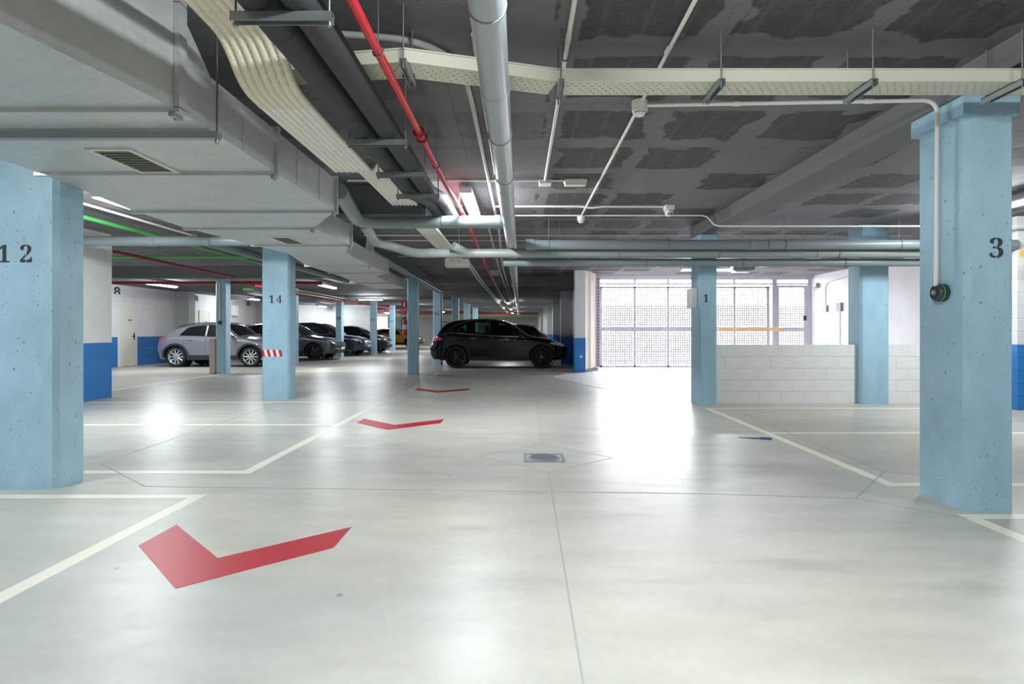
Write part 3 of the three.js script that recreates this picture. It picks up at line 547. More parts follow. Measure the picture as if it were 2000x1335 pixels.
// seven beige conduits beside the duct
{
  const ord = ['leftmost', 'second from left', 'third from left', 'middle', 'third from right', 'second from right', 'rightmost'];
  for (let i = 0; i < 7; i++) {
    const x = -1.585 + i * 0.0467, t = thing('conduit', `beige conduit dipping beside the duct, ${ord[i]} of seven`, 'conduit', [x, 2.86, 3], 'seven beige conduits beside the duct');
    const r = 0.0228;
    part(t, 'rigid_tube', tube([[x, 2.865, -3], [x, 2.865, 2.78]], r, 14), M.conduitBeige);
    const ctl = fillet([[x, 2.865, 2.72], [x, 2.86, 2.95], [x, 2.675, 3.18], [x, 2.662, 3.4]], 0.1, 12);
    const fine = []; const path = new THREE.CatmullRomCurve3(ctl); for (let k = 0; k <= 260; k++) fine.push(path.getPointAt(k / 260));
    part(t, 'flexible_sleeve', sweep(fine, r, 12, k => r + 0.0012 + (k % 4 < 2 ? 0.0012 : -0.001)), M.conduitBeige, 'ribbed flexible sleeve');
    part(t, 'rigid_tube', tube([[x, 2.662, 3.38], [x, 2.662, 4.76], [x, 2.69, 4.84], [x + 0.0, 2.82, 5.02], [x, 2.86, 5.15], [x, 2.86, 6.93]], r, 14, 0.06), M.conduit);
    part(t, 'end_sleeve', sleeve([x, 2.662, 4.74], 'd', r * 1.06, 0.05), M.conduitBeige);
    part(t, 'far_tube', tube([[x, 2.86, 7.1], [x + 0.02, 2.84, 12.6]], r, 12), M.conduit);
  }
  const b = thing('junction_box', 'pale box where the seven conduits end', 'box', [-1.45, 2.75, 12.8]);
  part(b, 'hanger', merge([rodGeo(-1.65, 2.9, H, 12.8, 0.01), rodGeo(-1.25, 2.9, H, 12.8, 0.01)]), M.rod);
  part(b, 'box_body', rbx(-1.72, -1.18, 2.74, 2.92, 12.6, 12.95, 0.015), M.plastic);
}
const pairs = [[[-1.2, 2.8, 12.9], [-1.18, 2.7, 15], [-1.12, 2.7, 38]], [[-1.19, 2.86, 12.9], [-1.1, 2.71, 15], [-1.02, 2.7, 44]]];
pairs.forEach((p, i) => pipe('far_conduit', `thin grey conduit leaving the junction box, ${i ? 'right' : 'left'} of the pair`, 'conduit', p, 0.025, M.conduitGrey, { bend: 0.3, seg: 8 }));
pipe('far_conduit', 'thin grey conduit between the red pipe and the aisle pipe, far section', 'conduit', [[-0.55, 3.08, 8.8], [-0.55, 3.06, 10], [-0.5, 2.72, 13], [-0.42, 2.7, 42]], 0.018, M.conduitGrey, { bend: 0.4, seg: 8 });
pipe('far_conduit', 'thin conduit close along the left of the far aisle pipe', 'conduit', [[-0.36, 3.07, 8.9], [-0.4, 2.72, 12.5], [-0.3, 2.7, 42]], 0.02, M.conduitGrey, { bend: 0.4, seg: 8 });

// ---------------------------------------------------------------- cable tray
{
  const t = thing('cable_tray', 'perforated cream cable tray across the ceiling', 'tray', [1, 2.81, 3.5]);
  const P = [[-1.44, 3.26], [-0.66, 3.15], [0.23, 3.4], [8.5, 3.4]], W = 0.2, yb = 2.81, yt = 2.88;
  for (let s = 0; s < 3; s++) {
    const [x0, d0] = P[s], [x1, d1] = P[s + 1], L = Math.hypot(x1 - x0, d1 - d0), a = Math.atan2(d1 - d0, x1 - x0);
    const place = g => { g.rotateY(a); g.translate(x0, 0, -d0); return g; };
    const b = (u0, u1, y0, y1, w0, w1) => new THREE.BoxGeometry(u1 - u0, y1 - y0, w1 - w0).translate((u0 + u1) / 2, (y0 + y1) / 2, -(w0 + w1) / 2);
    const rows = 5, list = [b(0, L, yb, yb + 0.002, 0, 0.014), b(0, L, yb, yb + 0.002, W - 0.014, W)], pitch = 0.05, rw = (W - 0.028) / rows;
    for (let r = 0; r < rows; r++) {
      const w0 = 0.014 + r * rw; list.push(b(0, L, yb, yb + 0.002, w0, w0 + rw * 0.38), b(0, L, yb, yb + 0.002, w0 + rw * 0.62, w0 + rw));
      for (let u = r % 2 ? 0.025 : 0; u < L; u += pitch) list.push(b(u, Math.min(u + pitch * 0.74, L), yb, yb + 0.002, w0 + rw * 0.38, w0 + rw * 0.62));
    }
    part(t, 'perforated_base', place(merge(list)), M.tray);
    part(t, 'side_rail', place(merge([b(-0.004, L + 0.004, yb, yt, -0.002, 0), b(-0.004, L + 0.004, yt - 0.002, yt + 0.006, -0.012, 0.006)])), M.tray);
    part(t, 'side_rail', place(merge([b(-0.004, L + 0.004, yb, yt, W - 0.002, W), b(-0.004, L + 0.004, yt - 0.002, yt + 0.006, W - 0.006, W + 0.012)])), M.tray);
  }
  for (const [x, d] of [[-0.66, 3.15], [0.25, 3.4], [1.225, 3.4], [2.15, 3.4], [3.06, 3.4], [4.3, 3.4], [5.6, 3.4]]) {
    const f = part(t, 'bracket', merge([bx(x - 0.02, x - 0.016, yb - 0.042, yb - 0.002, d - 0.05, d + W + 0.05), bx(x + 0.016, x + 0.02, yb - 0.042, yb - 0.002, d - 0.05, d + W + 0.05), bx(x - 0.02, x + 0.02, yb - 0.006, yb - 0.002, d - 0.05, d + W + 0.05)]), M.steel, 'galvanised bracket under the tray');
    for (const e of [-0.03, W + 0.03]) part(f, 'threaded_rod', rodGeo(x, yb - 0.05, H, d + e, 0.005), M.steel);
  }
}
// ---------------------------------------------------------------- thin ceiling conduits, detectors, cameras
pipe('ceiling_conduit', 'grey bent conduit leaving the tray behind the red pipe', 'conduit', [[-1.6, 3.085, 3.36], [-1.1, 3.085, 3.36], [-0.62, 3.085, 3.45], [-0.4, 3.085, 3.75], [-0.385, 3.1, 4.4], [-0.385, 3.1, 8.7]], 0.02, M.conduitGrey, { bend: 0.25, seg: 10, clamps: [[[-0.68, 3.085, 3.44], 'x']] });
pipe('ceiling_conduit', 'thin white conduit against the left of the fat grey pipe', 'conduit', [[-0.29, 3.1, 3.4], [-0.29, 3.1, 9]], 0.014, M.conduit, { seg: 8 });
pipe('ceiling_conduit', 'white conduit running from the emergency light towards the camera', 'conduit', [[0.3, 3.1, -3], [0.3, 3.1, 6.75]], 0.016, M.conduit, { seg: 10, clamps: [[[0.3, 3.1, 2.9], 'd'], [[0.3, 3.1, 3.7], 'd']], sleeves: [[[0.3, 3.1, 3.45], 'd', 0.07, 1.2]] });
pipe('ceiling_conduit', 'white conduit running through both smoke detectors', 'conduit', [[0.96, 3.1, -3], [0.97, 3.1, 8.8]], 0.014, M.conduit, { seg: 10, sleeves: [[[0.96, 3.1, 3.6], 'd', 0.06, 1.25], [[0.965, 3.1, 5.6], 'd', 0.06, 1.25]] });
pipe('ceiling_conduit', 'white conduit from the near smoke detector down column 3', 'conduit', [[1.0, 3.07, 4.4], [3.055, 2.965, 4.05], [3.055, 1.68, 4.06], [3.085, 1.61, 4.1]], 0.0145, M.conduit, { bend: 0.1, seg: 10, sleeves: [[[1.68, 3.035, 4.285], 'x', 0.05, 1.25], [[2.6, 2.988, 4.125], 'x', 0.05, 1.25]] });
pipe('ceiling_conduit', 'wavy white conduit leading to the dome camera', 'conduit', [[-0.38, 3.1, 8.1], [0.9, 3.1, 8.12], [1.05, 3.075, 8.12], [1.2, 3.1, 8.12], [2.12, 3.1, 8.14]], 0.016, M.conduit, { bend: 0.08, seg: 8 });
pipe('ceiling_conduit', 'white conduit crossing under the beam beyond the dome camera', 'conduit', [[-0.3, 3.1, 8.76], [2.96, 3.1, 8.76], [3.04, 2.92, 8.66], [3.2, 2.905, 8.62], [8, 2.905, 8.62]], 0.013, M.conduit, { bend: 0.1, seg: 8 });
pipe('ceiling_conduit', 'white conduit crossing from the bright light to the emergency light', 'conduit', [[-2.1, 3.1, 6.72], [0.55, 3.1, 6.72]], 0.013, M.conduit, { seg: 8 });
for (const [d, y] of [[10.6, 3.1], [11.2, 3.1], [13.6, 3.1]]) pipe('ceiling_conduit', `thin pale conduit crossing the ceiling beyond the three pipes, ${d < 11 ? 'nearest' : d < 12 ? 'second' : 'farthest'}`, 'conduit', [[-3, y, d], [7.5, y, d]], 0.012, M.conduitGrey, { seg: 8 });
function detector(x, d, label, lean = 0) {
  const t = thing('smoke_detector', label, 'detector', [x, 3.0, d], 'smoke detectors');
  part(t, 'base_box', sleeve([x, 3.075, d], 'y', 0.062, 0.075, 24), M.plastic);
  const l = new THREE.LatheGeometry([[0, 0], [0.03, 0.002], [0.042, 0.012], [0.046, 0.03], [0.058, 0.034], [0.058, 0.05], [0, 0.05]].map(p => new THREE.Vector2(...p)), 24); l.translate(x, 2.99, -d); part(t, 'sensor_head', l, M.plastic);
  part(t, 'vent_ring', sleeve([x, 3.018, d], 'y', 0.0465, 0.006, 24), M.black);
}
detector(0.955, 4.42, 'white smoke detector hanging just below the cable tray'); detector(0.97, 8.82, 'small white smoke detector left of the dome camera');
{
  const t = thing('dome_camera', 'white dome camera on the ceiling left of the beam', 'camera', [2.19, 3.0, 8.14]);
  part(t, 'mount_box', rbx(2.12, 2.26, 3.05, 3.12, 8.07, 8.21, 0.012), M.plastic);
  const l = new THREE.LatheGeometry([[0, 0], [0.03, 0.004], [0.052, 0.025], [0.062, 0.055], [0.065, 0.1], [0, 0.1]].map(p => new THREE.Vector2(...p)), 24); l.translate(2.19, 2.955, -8.14); part(t, 'dome', l, M.plastic);
  for (const s of [-1, 1]) part(t, 'lens', sleeve([2.19 + s * 0.02, 2.985, 8.086], 'd', 0.012, 0.03), M.black, 'dark lens');
  const e = thing('emergency_light', 'slim white emergency light on the ceiling', 'light', [0.67, 3.08, 6.75]);
  part(e, 'housing', rbx(0.53, 0.81, 3.075, 3.12, 6.68, 6.8, 0.012), M.plastic); part(e, 'cover', rbx(0.54, 0.8, 3.04, 3.08, 6.69, 6.79, 0.014), M.plastic);
  const j = thing('junction_box', 'white square junction box left of the emergency light', 'box', [0.3, 3.08, 6.78]);
  part(j, 'box_body', rbx(0.23, 0.38, 3.06, 3.12, 6.7, 6.86, 0.012), M.plastic);
  const k = thing('exit_luminaire', 'small grey fitting below the far conduits', 'light', [-0.62, 2.7, 13.2]);
  part(k, 'housing', rbx(-0.72, -0.52, 2.6, 2.72, 13.15, 13.35, 0.01), M.plasticGrey); part(k, 'hanger', rodGeo(-0.62, 2.72, H, 13.25, 0.008), M.rod);
}
// ---------------------------------------------------------------- services in the left bays
pipe('water_pipe', 'green pipe running under the ceiling right of column 12', 'pipe', [[-6.55, 2.98, 2], [-6.55, 2.98, 15.9]], 0.034, M.green, { clamps: [[[-6.55, 2.98, 7.9], 'd', H], [[-6.55, 2.98, 9.4], 'd', H]] });
pipe('ceiling_conduit', 'white conduit with boxes above the green pipe', 'conduit', [[-6.2, 3.08, 2], [-6.2, 3.08, 15.9]], 0.02, M.conduit, { seg: 8 });
pipe('drain_pipe', 'grey cross pipe below the ceiling between column 12 and the duct', 'pipe', [[-7.8, 2.78, 9.3], [-4.1, 2.78, 9.3]], 0.082, M.pvc, { sleeves: [[[-6.2, 2.78, 9.3], 'x', 0.12]], clamps: [[[-5.2, 2.78, 9.3], 'x', H]] });
pipe('drain_pipe', 'grey pipe slanting down the left bays under the ceiling', 'pipe', [[-5.6, 2.86, 9.5], [-4.95, 2.7, 15.8]], 0.08, M.pvc, { clamps: [[[-5.28, 2.78, 12.6], 'd', H]] });
pipe('sprinkler_pipe', 'red pipe slanting over the left bays before the dark beam', 'pipe', [[-8.0, 2.83, 10.9], [-8.2, 2.8, 15.9]], 0.035, M.redDark, {});
pipe('sprinkler_pipe', 'dark red cross pipe above the silver car', 'pipe', [[-13.6, 2.72, 16.75], [-6.0, 2.72, 16.75]], 0.045, M.redDark, { clamps: [[[-11, 2.72, 16.75], 'x', H2], [[-7, 2.72, 16.75], 'x', H2]], sleeves: [[[-8.2, 2.72, 16.75], 'x', 0.1, 1.3]] });
pipe('sprinkler_pipe', 'red pipe running over the parked cars', 'pipe', [[-8.15, 2.66, 16.9], [-8.15, 2.66, 35]], 0.038, M.red, { clamps: [[[-8.15, 2.66, 19.5], 'd', H2], [[-8.15, 2.66, 24], 'd', H2], [[-8.15, 2.66, 31], 'd', H2]], sleeves: [[[-8.15, 2.66, 18.3], 'd', 0.12, 1.3], [[-8.15, 2.66, 28], 'd', 0.12, 1.3]], sleeveMat: M.redDark });
pipe('water_pipe', 'green cross pipe beyond the grey pipe in the left bays', 'pipe', [[-12, 2.9, 12.2], [-6.0, 2.9, 12.2]], 0.03, M.green, {});
pipe('water_pipe', 'green pipe beside the red pipe over the parked cars', 'pipe', [[-7.95, 2.72, 16.9], [-7.95, 2.72, 29]], 0.022, M.green, {});
pipe('water_pipe', 'long green cross pipe at the far end of the aisle', 'pipe', [[-12, 2.5, 46], [1.5, 2.5, 46]], 0.05, M.green, {});
pipe('sprinkler_pipe', 'red cross pipe at the far end of the aisle', 'pipe', [[-12, 2.62, 45.2], [1.5, 2.62, 45.2]], 0.05, M.red, {});
pipe('ceiling_conduit', 'white conduit rising on the slim column by the silver car', 'conduit', [[-8.83, 1.55, 16.255], [-8.83, 2.7, 16.255], [-8.95, 2.76, 16.25]], 0.018, M.conduit, { bend: 0.05, seg: 8 });
{
  const s = thing('switch_box', 'small switch box on the slim column by the silver car', 'switch', [-8.83, 1.5, 16.25]); part(s, 'box_body', rbx(-8.87, -8.79, 1.46, 1.56, 16.21, 16.265, 0.008), M.black);
  const e = thing('exit_sign', 'small green exit sign under the red pipe', 'sign', [-8.7, 2.6, 17.6]); part(e, 'panel', rbx(-8.82, -8.5, 2.54, 2.68, 17.58, 17.61, 0.006), M.green); part(e, 'pictogram', bx(-8.79, -8.55, 2.57, 2.61, 17.573, 17.58), M.plastic); part(e, 'hanger', rodGeo(-8.66, 2.68, H2, 17.6, 0.006), M.rod);
  for (let i = 0; i < 4; i++) { const d = [19.3, 24.0, 25.8, 28.6][i], v = thing('vent_cap', `dark curved vent cap high on the left wall, ${['nearest', 'second', 'third', 'farthest'][i]} of four`, 'vent', [-14.05, 2.6, d], 'vent caps on the left wall'); for (const y of [2.6, 2.72]) { const g = new THREE.TorusGeometry(0.11, 0.022, 6, 12, Math.PI); g.rotateY(Math.PI / 2); g.translate(-14.06, y - 0.05, -d); part(v, 'hood', g, M.black); } }
  const m = thing('meter_box', 'pale control box high on the left wall', 'box', [-14.0, 2.2, 27.0]); part(m, 'box_body', rbx(-14.085, -13.9, 2.0, 2.5, 26.9, 27.3, 0.01), M.plastic);
}
// fire point beside the third column
{
  const t = thing('fire_sign', 'red fire extinguisher sign standing out from a column', 'sign', [-3.37, 2.0, 16.2]);
  part(t, 'panel', rbx(-3.46, -3.292, 1.86, 2.14, 16.1, 16.104, 0.001), M.red);
  part(t, 'pictogram', merge([bx(-3.4, -3.36, 1.96, 2.07, 16.097, 16.1), bx(-3.395, -3.365, 2.07, 2.1, 16.097, 16.1), bx(-3.44, -3.31, 1.89, 1.91, 16.097, 16.1)]), M.plastic);
  const e = thing('fire_extinguisher', 'red fire extinguisher hanging on a blue column', 'extinguisher', [-3.38, 1.1, 16.2]);
  const l = new THREE.LatheGeometry([[0, 0], [0.065, 0], [0.075, 0.02], [0.075, 0.4], [0.06, 0.45], [0.025, 0.48], [0.02, 0.52], [0, 0.52]].map(p => new THREE.Vector2(...p)), 20); l.translate(-3.375, 1.12, -16.22); part(e, 'cylinder', l, M.red);
  part(e, 'paper_label', new THREE.CylinderGeometry(0.0758, 0.0758, 0.14, 20, 1, true).translate(-3.375, 1.38, -16.22), M.plastic, 'white label');
  part(e, 'valve', rbx(-3.42, -3.33, 1.62, 1.67, 16.2, 16.24, 0.008), M.black); part(e, 'hose', tube([[-3.42, 1.64, 16.2], [-3.47, 1.58, 16.18], [-3.46, 1.3, 16.16]], 0.01, 8, 0.05), M.black); part(e, 'wall_hook', bx(-3.31, -3.289, 1.5, 1.6, 16.18, 16.26), M.steel);
}
// entrance fittings
{
  const m = thing('gate_motor', 'grey gate motor under the ceiling near the gate', 'motor', [5.9, 2.9, 14.7]); part(m, 'housing', rbx(5.62, 6.2, 2.86, 3.02, 14.6, 14.95, 0.03), M.plasticGrey); part(m, 'hanger', merge([rodGeo(5.7, 3.02, H, 14.75, 0.01), rodGeo(6.1, 3.02, H, 14.75, 0.01)]), M.rod); part(m, 'cover_lid', rbx(5.68, 6.1, 2.82, 2.87, 14.62, 14.9, 0.02), M.plastic);
  const a = pipe('gate_drive', 'pale drive rail from the gate motor', 'rail', [[6.2, 2.95, 14.8], [7.3, 3.05, 13.2]], 0.03, M.plastic, { seg: 8 });
  const c = thing('control_box', 'white control box on the side of column 1', 'box', [3.03, 1.85, 9.8]); part(c, 'box_body', rbx(2.99, 3.08, 1.68, 2.02, 9.62, 9.95, 0.01), M.plastic);
  [[17.75, 1.98, 0.2, 0.13, 'left small grey box on the white entrance wall'], [16.95, 2.0, 0.26, 0.12, 'right small grey box on the white entrance wall']].forEach(([d, y, h, w, l]) => { const b = thing('wall_box', l, 'box', [9.8, y, d]); part(b, 'box_body', rbx(9.75, 9.82, y - h / 2, y + h / 2, d - w, d + w, 0.008), M.plasticGrey); });
  pipe('wall_conduit', 'white conduit above the left box on the entrance wall', 'conduit', [[9.8, 2.1, 17.75], [9.8, 2.8, 17.75], [9.8, 2.92, 16.2]], 0.014, M.conduitGrey, { bend: 0.25, seg: 8 });
  pipe('wall_conduit', 'white conduit below the right box on the entrance wall', 'conduit', [[9.8, 0.3, 16.95], [9.8, 1.88, 16.95]], 0.012, M.conduitGrey, { seg: 8 });
  const s = thing('beacon', 'small grey beacon high beside the side gate', 'light', [9.75, 2.75, 18.2]); part(s, 'body', rbx(9.7, 9.82, 2.68, 2.84, 18.12, 18.28, 0.02), M.plasticGrey);
  pipe('orange_pipe', 'orange pipe end at the right edge behind column 3', 'pipe', [[7.55, 2.44, 8.3], [7.9, 2.44, 8.3]], 0.06, M.orange, { clamps: [[[7.8, 2.44, 8.3], 'x', H]] });
}
// floor drain
{
  const t = thing('floor_drain', 'cast iron drain grate set in the floor', 'drain', [0.24, 0, 5.55]);
  part(t, 'frame', merge([bx(0.04, 0.44, 0, 0.006, 5.38, 5.405), bx(0.04, 0.44, 0, 0.006, 5.705, 5.73), bx(0.04, 0.065, 0, 0.006, 5.405, 5.705), bx(0.415, 0.44, 0, 0.006, 5.405, 5.705)]), M.cast);
  part(t, 'pit', bx(0.065, 0.415, 0, 0.002, 5.405, 5.705), M.joint);
  const c = part(t, 'grate_ring', new THREE.TorusGeometry(0.145, 0.012, 6, 32).rotateX(Math.PI / 2).translate(0.24, 0.004, -5.555), M.cast);
  part(t, 'grate_void', sleeve([0.24, 0.002, 5.555], 'y', 0.145, 0.003, 32), M.void);
  for (let k = -6; k <= 6; k++) { const z = k * 0.021, hw = Math.sqrt(0.14 * 0.14 - z * z); const g = new THREE.BoxGeometry(hw * 2, 0.006, 0.009); g.rotateY(0.6); g.translate(0.24 + Math.sin(0.6) * z, 0.005, -5.555 + Math.cos(0.6) * z); part(t, 'grate_bar', g, M.cast); }
}
{
  const t = thing('hand_tool', 'flat tool with a blue handle lying by the white line', 'tool', [2.8, 0, 6.55]); t.rotation.y = -0.36;
  local(t, 'handle', new RoundedBoxGeometry(0.13, 0.02, 0.04, 3, 0.008).translate(0.1, 0.011, 0), std({ color: '#2b6d9c', roughness: 0.4 }), 'blue handle');
  local(t, 'ferrule', new RoundedBoxGeometry(0.05, 0.016, 0.05, 2, 0.005).translate(0.012, 0.01, 0), M.steel);
  local(t, 'blade', hexa([[-0.2, 0.001, -0.004], [-0.01, 0.001, -0.03], [-0.01, 0.006, -0.03], [-0.2, 0.004, -0.004]], [[-0.2, 0.001, 0.004], [-0.01, 0.001, 0.03], [-0.01, 0.006, 0.03], [-0.2, 0.004, 0.004]]), M.black);
}
// ---------------------------------------------------------------- cars
function pchip(P) {
  const n = P.length, x = P.map(p => p[0]), y = P.map(p => p[1]), d = [], m = [];
  for (let i = 0; i < n - 1; i++) d.push((y[i + 1] - y[i]) / (x[i + 1] - x[i]));
  for (let i = 0; i < n; i++) m.push(i === 0 ? d[0] : i === n - 1 ? d[n - 2] : d[i - 1] * d[i] <= 0 ? 0 : 2 * d[i - 1] * d[i] / (d[i - 1] + d[i]));
  return v => {
    if (v <= x[0]) return y[0]; if (v >= x[n - 1]) return y[n - 1];
    let i = 0; while (v > x[i + 1]) i++;
    const h = x[i + 1] - x[i], t = (v - x[i]) / h, a = t * t * (3 - 2 * t);
    return y[i] * (1 - a) + y[i + 1] * a + h * (t * (1 - t) * (1 - t) * m[i] - t * t * (1 - t) * m[i + 1]);
  };
}
const glassMat = phys({ color: '#0d1213', roughness: 0.06, metalness: 0, clearcoat: 1, clearcoatRoughness: 0.02 });
const glassClear = phys({ color: '#8fa39c', roughness: 0.02, transmission: 1, thickness: 0, ior: 1.5 });
const tyreMat = std({ color: '#1b1b1c', roughness: 0.85 }), cladMat = std({ color: '#26272a', roughness: 0.6 }), trimMat = std({ color: '#8f9294', metalness: 0.8, roughness: 0.3 });
const tailMat = phys({ color: '#a01018', roughness: 0.15, clearcoat: 1 }), lampMat = phys({ color: '#aeb6bd', roughness: 0.12, metalness: 0.6, clearcoat: 1 }), seatMat = std({ color: '#1d1d1f', roughness: 0.8 }), plateMat = std({ color: '#e9e9e4', roughness: 0.4 });
function wheel(R, rimMat, spokes, twin) {
  const w = new THREE.Group(); w.name = 'wheel';
  const r = R * 0.72, T = 0.115;
  const ty = new THREE.LatheGeometry([[r, -T * 0.85], [r + 0.02, -T], [R - 0.03, -T], [R - 0.006, -T * 0.8], [R, -T * 0.5], [R, T * 0.5], [R - 0.006, T * 0.8], [R - 0.03, T], [r + 0.02, T], [r, T * 0.85]].map(p => new THREE.Vector2(...p)), 40); ty.rotateX(Math.PI / 2);
  local(w, 'tyre', ty, tyreMat);
  const L = [];
  const rimP = new THREE.LatheGeometry([[r - 0.03, -0.02], [r - 0.02, T * 0.6], [r - 0.008, T * 0.86], [r + 0.006, T * 0.9], [r + 0.004, -T * 0.8]].map(p => new THREE.Vector2(...p)), 40); rimP.rotateX(Math.PI / 2); L.push(rimP);
  const hub = new THREE.CylinderGeometry(0.055, 0.065, 0.03, 20); hub.rotateX(Math.PI / 2); hub.translate(0, 0, T * 0.62); L.push(hub);
  for (let i = 0; i < spokes; i++) {
    const a = i / spokes * Math.PI * 2 + 0.3;
    for (const q of twin ? [-1, 1] : [0]) {
      const s = new THREE.CylinderGeometry(twin ? 0.016 : 0.03, twin ? 0.014 : 0.024, r - 0.03, 6); s.scale(1, 1, 0.55); s.translate(q * (0.02), (r - 0.03) / 2 + 0.02, 0); s.rotateZ(q * 0.1); s.rotateX(-0.1); s.translate(0, 0, T * 0.55); s.rotateZ(a); L.push(s);
    }
  }
  local(w, 'rim', merge(L), rimMat);
  const disc = new THREE.CylinderGeometry(r - 0.02, r - 0.02, 0.02, 32); disc.rotateX(Math.PI / 2); disc.translate(0, 0, -0.02); local(w, 'brake_disc', disc, M.void);
  return w;
}
function makeCar(S, name, label) {
  const t = thing(name, label, 'car', [0, 0, 0], undefined), paint = S.paint;
  const xa = S.x0, xb = S.x1, L = xb - xa, top = pchip(S.top), belt = pchip(S.belt), W0 = S.W;
  const se = (q, n) => q <= 0 ? 0 : q >= 1 ? 1 : Math.pow(1 - Math.pow(1 - q, n), 1 / n);
  const rt = x => x > S.cowl ? 0.1 : 0.13;
  const width = (x, y) => { const b = belt(x); let w = W0; if (y > b) w -= (y - b) * S.tumble; else w -= 0.035 * Math.pow((b - y) / b, 2) + 0.018 * Math.exp(-(((y - b + 0.02) / 0.05) ** 2)); return w; };
  const rf = 0.75, rr = 0.6;
  const pos = (x, y) => {
    const z = width(x, y) * se((top(x) - y) / rt(x), 2.6) * se((xb - x) / rf, 3.4) * se((x - xa) / rr, 3.8);
    const s = (x - xa) / L; return new THREE.Vector3(x - S.front(y) * Math.pow(s, 9) + S.rear(y) * Math.pow(1 - s, 9), y, z);
  };
  const nor = (x, y) => {
    const e = 0.004, xx = Math.min(Math.max(x, xa + e * 1.5), xb - e * 1.5), a = pos(xx + e, y).sub(pos(xx - e, y)), b = pos(xx, y + e).sub(pos(xx, y - e)); return a.cross(b).normalize();
  };
  const grid = (nu, nv, f, side, skip) => {
    const P = [], I = [];
    for (let i = 0; i <= nu; i++) for (let j = 0; j <= nv; j++) { const p = f(i / nu, j / nv); P.push(p.x, p.y, p.z * side); }
    for (let i = 0; i < nu; i++) for (let j = 0; j < nv; j++) { if (skip && skip(i, j)) continue; const a = i * (nv + 1) + j, b = a + nv + 1; side > 0 ? I.push(a, b, b + 1, a, b + 1, a + 1) : I.push(a, b + 1, b, a, a + 1, b + 1); }
    const g = new THREE.BufferGeometry(); g.setAttribute('position', new THREE.Float32BufferAttribute(P, 3)); g.setIndex(I); g.computeVertexNormals(); g.setAttribute('uv', new THREE.Float32BufferAttribute(new Float32Array(P.length / 3 * 2), 2)); return g.toNonIndexed();
  };
  const Ra = S.R + 0.045;
  const bottom = x => { let b = S.sill + (Math.abs(x - (xa + xb) / 2) > L * 0.42 ? 0.03 : 0); for (const c of [S.wr, S.wf]) { const q = Ra * Ra - (x - c) * (x - c); if (q > 0) b = Math.max(b, S.R + Math.sqrt(q)); } return Math.min(b, top(x) - 0.05); };
  // stations: dense near the ends and the wheel arches
  const st = new Set(); for (let i = 0; i <= 110; i++) st.add(+(xa + L * (0.5 - 0.5 * Math.cos(Math.PI * i / 110))).toFixed(4));
  for (const c of [S.wr, S.wf]) for (let k = 0; k <= 24; k++) st.add(+(c + Ra * 0.9999 * Math.cos(Math.PI * k / 24)).toFixed(4)), (k === 0 || k === 24) && st.add(+(c + (Ra + 0.002) * Math.cos(Math.PI * k / 24)).toFixed(4));
  const xs = [...st].sort((a, b) => a - b), NV = 46;
  const wins = S.windows.map(w => ({ x0: w.x0, x1: w.x1, lo: pchip(w.lo), hi: pchip(w.hi) }));
  const at = (i, j) => { const x = xs[i], yb = bottom(x), yt = top(x); return [x, yt - (yt - yb) * Math.pow(1 - j / NV, 2.2)]; };
  const f = (u, v) => { const [x, y] = at(Math.round(u * (xs.length - 1)), Math.round(v * NV)); return pos(x, y); };
  const skip = (i, j) => S.seeThrough && wins.some(w => { const q = [at(i, j), at(i + 1, j + 1), at(i, j + 1), at(i + 1, j)]; return q.every(([x, y]) => x > w.x0 + 0.02 && x < w.x1 - 0.02 && y > w.lo(x) + 0.012 && y < w.hi(x) - 0.012); });
  local(t, 'body', merge([grid(xs.length - 1, NV, f, 1, skip), grid(xs.length - 1, NV, f, -1, skip)]), paint);
  const patch = (n, x0, x1, lo, hi, mat, off = 0.004, nu = 24, nv = 8, sides = [1, -1]) => { for (const s of sides) local(t, n, grid(nu, nv, (u, v) => { const x = x0 + (x1 - x0) * u, a = lo(x), b = Math.max(hi(x), a + 0.001), y = a + (b - a) * v; return pos(x, y).addScaledVector(nor(x, y), off); }, s), mat); };
  wins.forEach(w => patch('side_window', w.x0, w.x1, w.lo, w.hi, S.seeThrough ? glassClear : glassMat, 0.004));
  if (S.trim) patch('window_trim', wins[0].x0, wins[wins.length - 1].x1, x => (wins.find(w => x <= w.x1 + 0.06)?.hi(x) ?? 1) + 0.004, x => (wins.find(w => x <= w.x1 + 0.06)?.hi(x) ?? 1) + 0.02, trimMat, 0.006, 60, 1);
  if (S.trim) { const a = wins[0], z = wins[wins.length - 1]; patch('window_trim', a.x0, z.x1, x => wins.find(w => x <= w.x1 + 0.06)?.lo(x) - 0.018, x => wins.find(w => x <= w.x1 + 0.06)?.lo(x) - 0.003, trimMat, 0.006, 40, 1); }
  // glass across the car (windscreen, rear window): from x0 to x1 along the top line
  const across = (n, x0, x1, k, mat, off = 0.005) => {
    local(t, n, grid(14, 24, (u, v) => {
      const x = x0 + (x1 - x0) * u, s = (v * 2 - 1) * k; let y = top(x);
      for (let i = 0; i < 3; i++) y = top(x) - rt(x) * (1 - Math.pow(1 - Math.pow(Math.abs(s), 2.6), 1 / 2.6));
      const p = pos(x, y), w = width(x, y) * Math.abs(s); const q = new THREE.Vector3(p.x, y, Math.sign(s) * w); const sl = (top(x + 0.01) - top(x - 0.01)) / 0.02; q.add(new THREE.Vector3(-sl, 1, 0).normalize().multiplyScalar(off)); return q;
    }, x1 > x0 ? -1 : 1), mat);
  };
  across('windscreen', S.ws[0], S.ws[1], 0.9, glassMat); across('rear_window', S.rw[0], S.rw[1], 0.86, glassMat);
  // wheels, arches, underside
  const wp = wheel(S.R, S.rim, S.spokes, S.twin);
